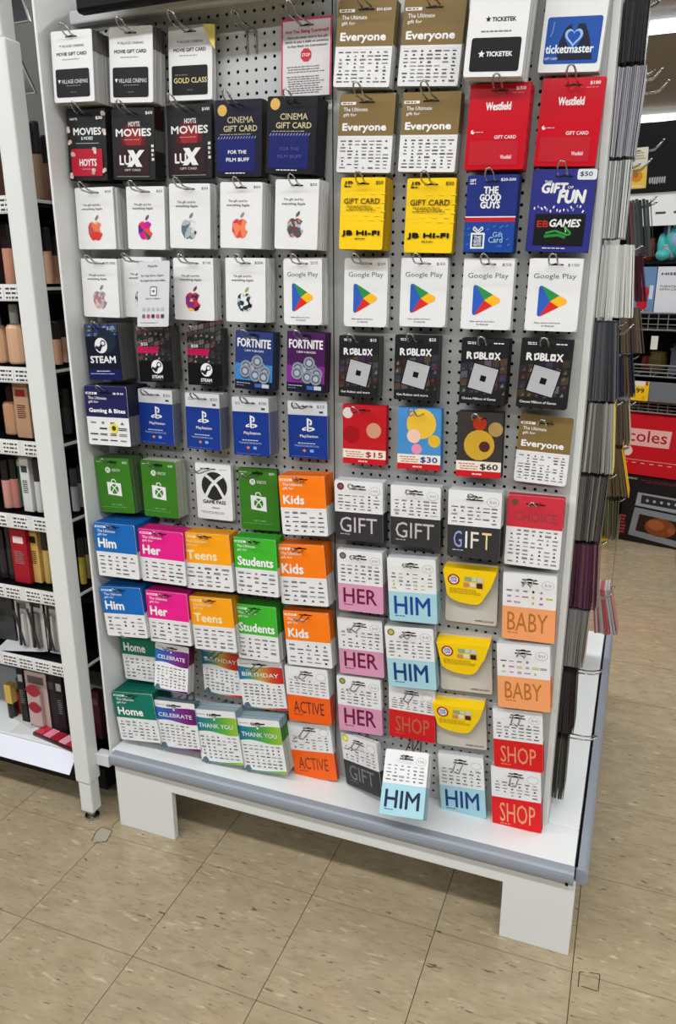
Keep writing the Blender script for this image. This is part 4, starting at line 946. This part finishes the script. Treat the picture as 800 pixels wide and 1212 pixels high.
# header art of the unit
art = MB(); art.box(-1.9, -.36, .40, .405, 1.64, 2.3, (104,104,102))
for pts, c in (([(-.70,2.3),(-.36,2.3),(-.36,1.98),(-.52,2.02)],(58,46,46)), ([(-.60,1.86),(-.47,1.92),(-.36,1.96),(-.36,1.75),(-.44,1.72)],(60,60,64)), ([(-.60,1.72),(-.50,1.74),(-.36,1.68),(-.36,1.645),(-.6,1.645)],(120,120,122))):
    art.prism(pts, .396, .4, c)
o = art.build('header_picture', 'card', unit); o.location = -UL
def leaning_frame(px, Y, c, label):
    P = [bp(*p, 1, Y) for p in px]; O = P[0]; m = MB(); m.prism([(p.x-O.x, p.z-O.z) for p in P], 0, .006, c)
    o = m.build('display_card', 'gloss', None); o.location = O; tag(o, label, 'display card')
    e = MB()
    for a, b_ in zip(P, P[1:] + P[:1]): e.ring([(Vector((a.x-O.x,-.001,a.z-O.z)), .0016), (Vector((b_.x-O.x,-.001,b_.z-O.z)), .0016)], 6, [(170,176,172)]*2)
    e.build('edge_strip', 'card', o)
leaning_frame([(10,-14),(22,-14),(35,24.5),(10,29)], .20, (14,22,28), 'black display card with thin silver edge at the top left')
leaning_frame([(20,62),(42,110),(24,112)], .20, (16,16,18), 'small black triangular display card beside the white post')

def product(kind, px, Y, zs, c1, c2, label, cat, extra=None):
    """px = (left, top, right, bottom) as seen; stands on the shelf at height zs"""
    L, T, R_, B = px
    cx = (L+R_)/2; Pb = bp(cx, B, 1, Y); Pt = bp(cx, T, 1, Y); wd = (bp(R_, B, 1, Y) - bp(L, B, 1, Y)).x
    dz = zs - Pb.z; h = (Pt.z - Pb.z); w = wd/2
    e = tag(empty(kind, (Pb.x, Y, zs)), label, cat, 'cosmetics on the shelves left of the card stand')
    if kind == 'cosmetic_tube':
        MB().lathe([(w*.92,h*.0),(w*.98,h*.02),(w*.98,h*.34)],0,w,14).build('cap','gloss',e) if False else None
        MB().lathe([(w*.80,0),(w*.82,h*.03),(w*.82,h*.58)],0,w,14,[c1]*3,.85).build('body','gloss',e,smooth=False)
        MB().lathe([(w*.74,h*.58),(w*.76,h*.60),(w*.76,h*.97),(w*.70,h)],0,w,14,[c2]*4,.85).build('cap','gloss',e)
    elif kind == 'cosmetic_bottle':
        MB().lathe([(w*.9,0),(w,h*.03),(w,h*.6),(w*.8,h*.66),(w*.4,h*.68)],0,w,14,[c1]*5,.7).build('body','gloss',e)
        MB().lathe([(w*.42,h*.68),(w*.42,h*.98),(w*.36,h)],0,w,12,[c2]*3,.9).build('cap','gloss',e)
    elif kind == 'cosmetic_carton':
        MB().box(-w*.94,w*.94,0,w*1.4,0,h,c1).build('box','card',e,bevel=.001)
        m = MB(); m.box(-w*.6,w*.6,-.0006,0,h*.72,h*.84,c2); m.build('printed_label','card',e)
        r = random.Random(int(L)); m = MB()
        for k in range(7):
            z = h*(.35+k*.035); m.face([(-w*.6,-.0008,z),(w*r.uniform(.1,.6),-.0008,z),(w*.5,-.0008,z+h*.015),(-w*.6,-.0008,z+h*.015)], shade(c2,.6))
        m.build('small_print','card',e)['kind'] = 'stuff'
    elif kind == 'blister_pack':
        MB().box(-w*.96,w*.96,.004,.006,0,h,c1).build('backing_card','card',e)
        MB().box(-w*.55,w*.55,-.010,.004,h*.08,h*.72,c2).build('blister','gloss',e,bevel=.003)
        MB().box(-w*.7,w*.7,.003,.004,h*.80,h*.93,shade(c2,.6)).build('printed_label','card',e)
    elif kind == 'lipstick':
        MB().lathe([(w*.9,0),(w*.95,h*.02),(w*.95,h*.45)],0,w,12,[c1]*3).build('base','gloss',e)
        MB().box(-w*.8,w*.8,w*.2,w*1.8,h*.45,h,c2).build('cap','gloss',e,bevel=.001)
    if extra: extra(e, w, h)
    return e
MBR = (150,118,98); PE = (206,160,128); SIL = (176,178,176)
P_ = product
# gap between post and card stand, and left of the post, shelf by shelf
P_('cosmetic_tube',(32,138,48,232),.14,SZ[0],(140,110,88),(18,18,20),'tall brown tube with black cap behind the post, top shelf','tube')
P_('cosmetic_tube',(46,148,58,228),.20,SZ[0],(120,84,66),(22,20,22),'narrower brown tube with black cap by the board, top shelf','tube')
P_('cosmetic_carton',(-10,180,1,236),.10,SZ[0],(120,84,68),(90,60,50),'brown carton at the picture edge, top shelf','carton')
P_('cosmetic_tube',(0,262,15,336),.10,SZ[1],(196,140,116),(36,24,26),'peach tube with dark cap, second shelf left of the post','tube')
P_('cosmetic_carton',(-14,258,-1,336),.12,SZ[1],(60,40,40),(160,140,130),'dark carton at the picture edge, second shelf','carton')
P_('cosmetic_tube',(50,262,60,330),.14,SZ[1],(200,156,130),(28,22,24),'peach tube with dark cap seen behind the post, second shelf','tube')
P_('cosmetic_tube',(60,272,70,330),.2,SZ[1],(170,124,100),(30,30,32),'tan tube with black cap near the board, second shelf','tube')
P_('cosmetic_bottle',(4,362,24,433),.10,SZ[2],(214,172,138),SIL,'beige glass bottle with silver cap, third shelf','bottle')
P_('cosmetic_bottle',(-14,366,3,433),.11,SZ[2],(206,160,126),SIL,'beige glass bottle cut by the picture edge, third shelf','bottle')
P_('cosmetic_tube',(60,372,70,424),.13,SZ[2],(196,150,124),(30,28,30),'peach tube behind the post, third shelf','tube')
P_('cosmetic_tube',(70,368,80,420),.18,SZ[2],(180,136,112),(26,20,22),'tan tube by the board, third shelf','tube')
P_('cosmetic_bottle',(0,456,18,514),.10,SZ[3],(186,140,106),(52,24,34),'tan bottle with maroon cap, fourth shelf','bottle')
P_('cosmetic_carton',(21,450,39,518),.09,SZ[3],(176,140,112),(150,50,40),'tan carton with red lettering, fourth shelf','carton')
P_('cosmetic_tube',(70,458,82,512),.16,SZ[3],(46,44,46),(26,26,28),'black tube behind the post, fourth shelf','tube')
P_('cosmetic_tube',(1,548,12,604),.09,SZ[4],(196,140,130),(20,18,20),'rose tube with black cap, fifth shelf far left','tube')
P_('cosmetic_tube',(12,548,22,606),.10,SZ[4],(176,116,110),(24,20,22),'darker rose tube with black cap, fifth shelf','tube')
P_('cosmetic_carton',(22,540,31,606),.12,SZ[4],(40,120,100),(220,220,220),'slim teal carton, fifth shelf','carton')
P_('cosmetic_carton',(29,542,40,606),.09,SZ[4],(206,206,202),(60,60,60),'white carton with dark lettering, fifth shelf','carton')
P_('cosmetic_tube',(40,546,50,608),.09,SZ[4],(196,198,200),(40,40,44),'silver tube with dark cap, fifth shelf beside the post','tube')
P_('cosmetic_tube',(82,552,91,602),.13,SZ[4],(150,152,156),(60,60,62),'grey tube behind the post, fifth shelf','tube')
P_('cosmetic_tube',(91,550,99,598),.17,SZ[4],(128,130,134),(50,50,52),'darker grey tube by the board, fifth shelf','tube')
P_('cosmetic_tube',(-3,634,8,690),.09,SZ[5],(34,34,38),(20,20,22),'black tube cut by the picture edge, sixth shelf','tube')
P_('cosmetic_tube',(8,632,19,694),.09,SZ[5],(40,30,34),(22,22,24),'black tube left of the red carton, sixth shelf','tube')
P_('cosmetic_carton',(19,632,38,696),.085,SZ[5],(160,22,40),(230,200,200),'crimson carton, sixth shelf','carton')
P_('cosmetic_carton',(41,634,51,698),.10,SZ[5],(206,170,96),(30,26,24),'slim gold carton, sixth shelf','carton')
P_('cosmetic_tube',(51,634,61,700),.10,SZ[5],(190,156,92),(26,24,24),'gold tube with black cap, sixth shelf beside the post','tube')
P_('cosmetic_tube',(92,636,100,690),.13,SZ[5],(176,156,60),(26,26,24),'mustard tube behind the post, sixth shelf','tube')
P_('cosmetic_tube',(100,636,108,684),.17,SZ[5],(150,140,80),(30,30,28),'olive tube by the board, sixth shelf','tube')
def brush(e, w, h):
    MB().ring([(Vector((-w*.1,-.012,h*.1)), .004), (Vector((w*.25,-.013,h*.95)), .0035)], 8, [(40,40,42)]*2).build('brush_handle','gloss',e)
    MB().ring([(Vector((w*.5,-.012,h*.1)), .003), (Vector((-w*.5,-.013,h*.8)), .003)], 8, [(60,60,62)]*2).build('brush_handle','gloss',e)
P_('blister_pack',(24,722,40,778),.10,SZ[6],(214,212,208),(196,194,190),'white brush pack, seventh shelf left','blister pack',brush)
P_('blister_pack',(40,722,57,784),.10,SZ[6],(214,210,206),(120,116,112),'white brush pack with crossed handles, seventh shelf','blister pack',brush)
P_('blister_pack',(60,724,74,788),.10,SZ[6],(210,206,202),(190,186,184),'white brush pack next to the post, seventh shelf','blister pack',brush)
P_('cosmetic_carton',(-16,706,22,768),.12,SZ[6],(62,64,66),(50,52,54),'large dark grey carton, seventh shelf','carton')
lf = MB(); lf.box(-.08,.06,-.03,.05,0,.002,(200,202,202)); o = lf.build('loose_leaflet','card'); o.location = (-.60,.11,SZ[6]+.0005); o.rotation_euler.z = .3; tag(o,'loose white leaflet lying on the seventh shelf','leaflet')
P_('cosmetic_tube',(112,722,120,766),.13,SZ[6],(60,62,66),(34,34,36),'dark tube behind the post, seventh shelf','tube')
P_('lipstick',(5,794,14,832),.12,.192,(30,28,28),(196,164,84),'gold-capped lipstick on the bottom shelf','lipstick')
P_('cosmetic_bottle',(13,796,26,836),.14,.192,(150,44,30),(120,60,40),'amber-red bottle on the bottom shelf','bottle')
P_('cosmetic_carton',(27,790,35,856),.12,.192,(24,24,26),(190,190,190),'narrow black carton left of the lips pack','carton')
def lips(e, w, h):
    for z, s in ((h*.72,1),(h*.42,.9)):
        m = MB(); m.face([(w*(.7*math.cos(t)*s), -.0105, z + h*.07*s*math.sin(t)*(1.2-.4*math.cos(2*t))) for t in [i*math.pi/8 for i in range(16)]], (150,40,56)); m.build('lips_picture','card',e)
P_('blister_pack',(35,794,60,858),.11,.192,(196,176,170),(184,160,156),'pack printed with two pairs of lips','blister pack',lips)
P_('cosmetic_carton',(60,796,71,862),.12,.192,(44,40,46),(90,80,90),'dark plum carton right of the lips pack','carton')
P_('cosmetic_carton',(71,798,80,868),.11,.192,(22,20,24),(190,190,190),'black carton with white lettering beside the post','carton')
def flatpack(x0, y0, label, c, rz, z=.1922):
    e = tag(empty('flat_makeup_pack', (x0, y0, z)), label, 'makeup pack', 'makeup packs lying on the bottom shelf'); e.rotation_euler.z = rz
    MB().box(-.085,.085,-.024,.022,0,.010,(60,16,26)).build('tray','gloss',e,bevel=.001)
    for i in range(5): MB().box(-.078+i*.032,-.05+i*.032,-.019,.017,.010,.0125,c[i % len(c)]).build('colour_pan','gloss',e)
flatpack(-.505,.085,'pink-panned makeup pack lying on the bottom shelf, front',[(196,40,60),(230,130,160),(160,30,40),(236,160,180)],-.16)
flatpack(-.49,.14,'red-panned makeup pack lying behind the pink one',[(170,30,44),(130,20,34),(200,60,70)],-.12)
P_('cosmetic_carton',(112,822,122,876),.13,.192,(56,20,30),(120,60,70),'dark red carton behind the post, bottom shelf','carton')
P_('cosmetic_carton',(122,846,131,868),.16,.192,(120,118,122),(50,50,54),'small grey carton by the board, bottom shelf','carton')

for i, (x, y, rz, c) in enumerate(((-.62,.10,.2,(206,206,206)),(-.66,.14,-.3,(190,188,184)),(-.60,.16,.5,(60,60,60)))):
    o = MB().box(-.05,.05,-.03,.03,0,.0015,c).build('loose_leaflet','card'); o.location = (x,y,.1925+i*.002); o.rotation_euler.z = rz
    tag(o, ['white leaflet lying at the left end of the bottom shelf','grey leaflet lying behind the white one, bottom shelf','dark leaflet lying under the bottles, bottom shelf'][i], 'leaflet', 'leaflets on the bottom shelf')

# ------------------------------------------------------------------ far shelving to the right of the stand
FA = math.radians(-15); FP = Vector((1.03, 3.11, 0)); FM = Matrix.Translation(FP) @ Matrix.Rotation(FA, 4, 'Z')
far = tag(empty('shelving_unit', mat=FM), 'distant shelving unit of household goods beyond the aisle', 'shelving')
def fpart(m, name, mat, par=None, bevel=0): return m.build(name, mat, par or far, bevel=bevel)
fpart(MB().box(-.6, 1.4, .45, .48, 0, 2.2), 'back_panel', 'dark')
hb = fpart(MB().box(-.6, 1.4, .0, .05, 1.865, 2.19), 'header_board', 'dark')
m = MB(); r = random.Random(2)
for k in range(7): a = -.175+k*.012; m.face([(a,-.001,1.90+r.uniform(0,.01)),(a+.009,-.001,1.90),(a+.009,-.001,1.935),(a,-.001,1.93)], (150,150,150))
m.build('header_emblem', 'card', hb)
fpart(MB().box(-.6, 1.4, .02, .04, 1.70, 1.862), 'white_board', 'white')
m = MB()
for a in (-.13, -.04): m.box(a, a+.05, .018, .02, 1.757, 1.767, (70,70,74))
m.build('board_print', 'card', far)
for z in (1.53, 1.26, .93, .78): fpart(MB().box(-.6, 1.4, .22 if z < 1 else .02, .44, z-.02, z-.005), 'shelf', 'dark')
def basket(z0, z1, name='wire_basket', col=(120,120,118), st=.05):
    e = tag(empty(name, mat=FM @ Matrix.Translation((0, .0, z0))), 'wire basket front on the far shelving, ' + ('upper' if z0 > 1 else 'lower' if z0 > .8 else 'bottom') , 'basket', 'wire baskets on the far shelving')
    m = MB()
    for z in (0, z1-z0): m.ring([(Vector((-.6,0,z)), .005), (Vector((1.4,0,z)), .005)], 6, [col]*2)
    m.ring([(Vector((-.6,.2,0)), .005), (Vector((1.4,.2,0)), .005)], 6, [col]*2)
    m.build('rim_wire', 'card', e)
    m = MB(); x = -.6
    while x < 1.4: m.ring([(Vector((x,0,z1-z0)), .0025), (Vector((x,0,0)), .0025), (Vector((x,.2,0)), .0025)], 5, [col]*3, cap=False); x += st
    for k in (1,2): m.ring([(Vector((-.6,0,(z1-z0)*k/3)), .0025), (Vector((1.4,0,(z1-z0)*k/3)), .0025)], 5, [col]*2)
    m.build('grid_wire', 'card', e)['kind'] = 'stuff'
basket(1.175, 1.262); basket(.93, .99, st=.09); basket(.735, .79)
pr = fpart(MB().box(-.6, 1.4, -.03, -.02, .80, .905, (110,112,118)), 'price_rail', 'card')
e = tag(empty('price_ticket', mat=FM @ Matrix.Translation((-.080, -.035, .80))), 'yellow price ticket reading 99 on the grey far rail', 'price ticket')
o = MB().prism([(-.06,.0),(.03,.0),(.03,.105),(-.06,.105)], 0, .002, (240,190,20)).build('ticket_card', 'card', e)
p = Print(.09, .105); p.poly([(0,0),(.78,0),(.78,.24),(0,.24)],(226,222,206)); p.rect(.80,0,.93,.2,(170,60,30)); p.text('199',.12,.36,.74,.60,(40,36,30),.03); p.disc(.75,.85,.12,(210,170,20)); p.build(o)
for ch_ in o.children: ch_.location = (-.015, 0, .105)
def fthing(name, s, y, z, label, cat, group=None, rz=0.0): return tag(empty(name, mat=FM @ Matrix.Translation((s, y, z)) @ Matrix.Rotation(rz, 4, 'Z')), label, cat, group)
# red carton with the shop name
e = fthing('red_carton', -.15, -.06, .395, 'large red carton with pink panel reading coles on far shelving', 'carton')
bx = MB().box(0, .36, 0, .4, 0, .325, (196,18,32)).build('box', 'card', e)
p = Print(.36, .325); p.poly([(.0,.21),(.70,.21),(.68,.50),(.0,.50)],(232,176,172)); p.text('coles',.075,.235,.64,.43,(170,16,36),.01)
p.disc(.08,.60,.08,(230,200,190)); p.rect(0,.74,1,.75,(230,150,150))
for i in range(7): p.rect(.04+i*.13,.79,.10+i*.13,.80,(240,200,200))
p.build(bx)
for c_ in bx.children: c_.location = (.18, 0, .325)
# oven carton
e = fthing('oven_carton', -.12, -.05, .001, 'black carton with a picture of a silver countertop oven', 'carton')
bx = MB().box(0, .42, 0, .4, 0, .385, (26,24,26)).build('box', 'card', e)
p = Print(.42, .385); p.text('ANKO',.03,.03,.16,.055,(190,190,190),.03); p.small(.2,.04,.9,.09,2,(120,40,60),.4)
p.poly([(.19,.24),(.90,.26),(.90,.48),(.17,.44)],(150,152,156),'oven_picture'); p.poly([(.24,.27),(.86,.29),(.86,.42),(.24,.40)],(40,42,46),'oven_picture')
p.poly([(.17,.47),(.90,.51),(.86,.98),(.12,.90)],(128,132,136),'oven_picture'); p.poly([(.24,.56),(.84,.60),(.80,.88),(.21,.82)],(40,26,20),'oven_picture'); p.disc(.52,.72,.13,(126,64,34),'oven_picture',ru=.2); p.disc(.46,.69,.07,(160,88,50),'oven_picture',ru=.11); p.disc(.66,.74,.05,(150,80,46),'oven_picture')
for i in range(6): p.disc(.32+i*.09,.345,.02,(170,170,170),'oven_picture',8)
p.small(.0,.6,.08,.9,6,(150,60,60),.6); p.build(bx)
for c_ in bx.children: c_.location = (.21, 0, .385)
e = fthing('yellow_sign', -.30, -.3, .0, 'tall yellow floor sign standing behind the card stand', 'sign')
MB().box(0, .16, 0, .01, 0, .27, (236,196,30)).build('board', 'card', e); MB().box(0,.16,.1,.11,0,.25,(220,180,26)).build('rear_board','card',e)
# turntable carton and blue-red carton
e = fthing('turntable_carton', -.085, .02, 1.262, 'white turntable carton on the far shelving below the toy', 'carton')
bx = MB().box(0, .35, 0, .3, 0, .235, (206,208,214)).build('box', 'card', e)
p = Print(.35,.235); p.text('HISEA',.06,.13,.36,.18,BK,.06); p.text('TURNTABLE',.05,.40,.36,.445,(60,60,64),.02); p.text('WITH CASE',.05,.465,.34,.51,(60,60,64),.02); p.disc(.42,.88,.08,BK); p.build(bx)
for c_ in bx.children: c_.location = (.175, 0, .235)
e = fthing('toy_carton', -.20, .02, 1.262, 'blue carton with red figure-shaped panel on the far shelving', 'carton')
bx = MB().box(0, .11, 0, .2, 0, .235, (96,130,170)).build('box', 'card', e)
p = Print(.11,.235); p.disc(.45,.55,.30,(180,24,44)); p.rect(.2,.55,.7,.95,(170,24,40)); p.rect(.75,.4,.92,.7,(190,200,215)); p.build(bx)
for c_ in bx.children: c_.location = (.055, 0, .235)
# plain teal soft toy
e = fthing('soft_toy', -.01, .12, 1.53, 'plain teal soft toy sitting on the far shelving', 'soft toy')
TL_ = (70,170,170)
def ball(m, c, r, sx=1, sy=1, sz=1, col=TL_, n=12):
    k = 8; b0 = len(m.v)
    for i in range(k+1):
        a = -math.pi/2 + math.pi*i/k
        for j in range(n): g_ = 2*math.pi*j/n; m.v.append((c[0]+r*sx*math.cos(a)*math.cos(g_), c[1]+r*sy*math.cos(a)*math.sin(g_), c[2]+r*sz*math.sin(a)))
    for i in range(k):
        for j in range(n): q_ = (j+1)%n; m.f.append((b0+i*n+j,b0+i*n+q_,b0+(i+1)*n+q_,b0+(i+1)*n+j)); m.c.append(lin(col))
m = MB(); ball(m,(0,0,.07),.07,1,.9,1.1); ball(m,(0,0,.165),.048); ball(m,(-.07,-.02,.06),.03,.7,.8,1.7); ball(m,(.07,-.02,.06),.03,.7,.8,1.7); ball(m,(-.05,-.07,.02),.03,1,1.4,.8); ball(m,(.05,-.07,.02),.03,1,1.4,.8)
e.scale = (1.25,1.25,1.25); m.build('body','card',e,smooth=True); m = MB(); ball(m,(0,-.03,.075),.045,1,.8,1,(130,160,190)); m.build('belly_patch','card',e,smooth=True)
# blue and white bottles, pots, bundles
e = fthing('blue_display', -.07, .10, 1.665, 'blue and white patterned display above the teal toy', 'display')
bx = MB().box(-.03,.25,.0,.02,-.02,.19,(36,70,140)).build('panel','card',e); m = MB()
m.ring([(Vector((-.02,-.01,.15)),.005),(Vector((.03,-.01,.02)),.005),(Vector((.09,-.01,.0)),.005),(Vector((.13,-.01,.06)),.005),(Vector((.10,-.01,.12)),.005)],6,[(190,200,220)]*5)
m.ring([(Vector((-.0,-.01,.19)),.007),(Vector((.0,-.01,-.02)),.007)],6,[(220,224,228)]*2); m.ring([(Vector((.05,-.012,.19)),.007),(Vector((.045,-.012,-.02)),.007)],6,[(220,224,228)]*2); m.build('white_rod','card',e)
for i,(s,z,w_,h_,c,l) in enumerate(((-.10,1.0,.10,.10,(110,90,50),'olive bundle left of the white tag'),(.02,1.0,.12,.14,(96,96,50),'olive bundle right of the white tag'),(-.17,1.0,.07,.07,(150,50,40),'small red pot beside the brown cards'),
        (-.06,1.52,.09,.07,(150,150,146),'grey pots under the blue display'),(-.16,1.50,.06,.10,(96,40,24),'rust-coloured parcel behind the maroon cards'))):
    e = fthing('household_item', s, .05 if z > 1.4 else .24 + .03 * i, 1.53 if z > 1.4 else .927, l + ' on the far shelving', 'household goods', 'goods in the far baskets')
    MB().lathe([(w_*.36,0),(w_*.5,h_*.2),(w_*.52,h_*.7),(w_*.42,h_)],0,.05,12,[c]*4).build('pot','card',e)
    MB().lathe([(w_*.44,h_),(w_*.46,h_*1.08),(w_*.3,h_*1.14)],0,.05,12,[shade(c,1.3)]*3).build('lid','card',e)
e = fthing('storage_box', -.02, .225, .927, 'grey plastic storage box behind the lower wire basket', 'box')
MB().box(0,.28,.01,.19,.006,.125,(104,108,122)).build('box','card',e); MB().box(-.005,.285,.005,.195,.125,.14,(84,90,110)).build('lid','card',e); MB().box(.06,.16,.06,.14,.14,.155,(26,30,36)).build('handle','gloss',e)
e = fthing('white_tag', -.07, -.02, 1.075, 'small white tag hanging under the upper wire basket', 'tag')
MB().box(0,.035,0,.003,0,.07,(216,212,206)).build('tag_card','card',e)
e = fthing('pink_bundle', .1, .07, .777, 'dark goods lying in the bottom wire basket', 'household goods')
MB().box(-.3,.2,.0,.12,0,.05,(70,66,64)).build('bundle','card',e,bevel=.01)
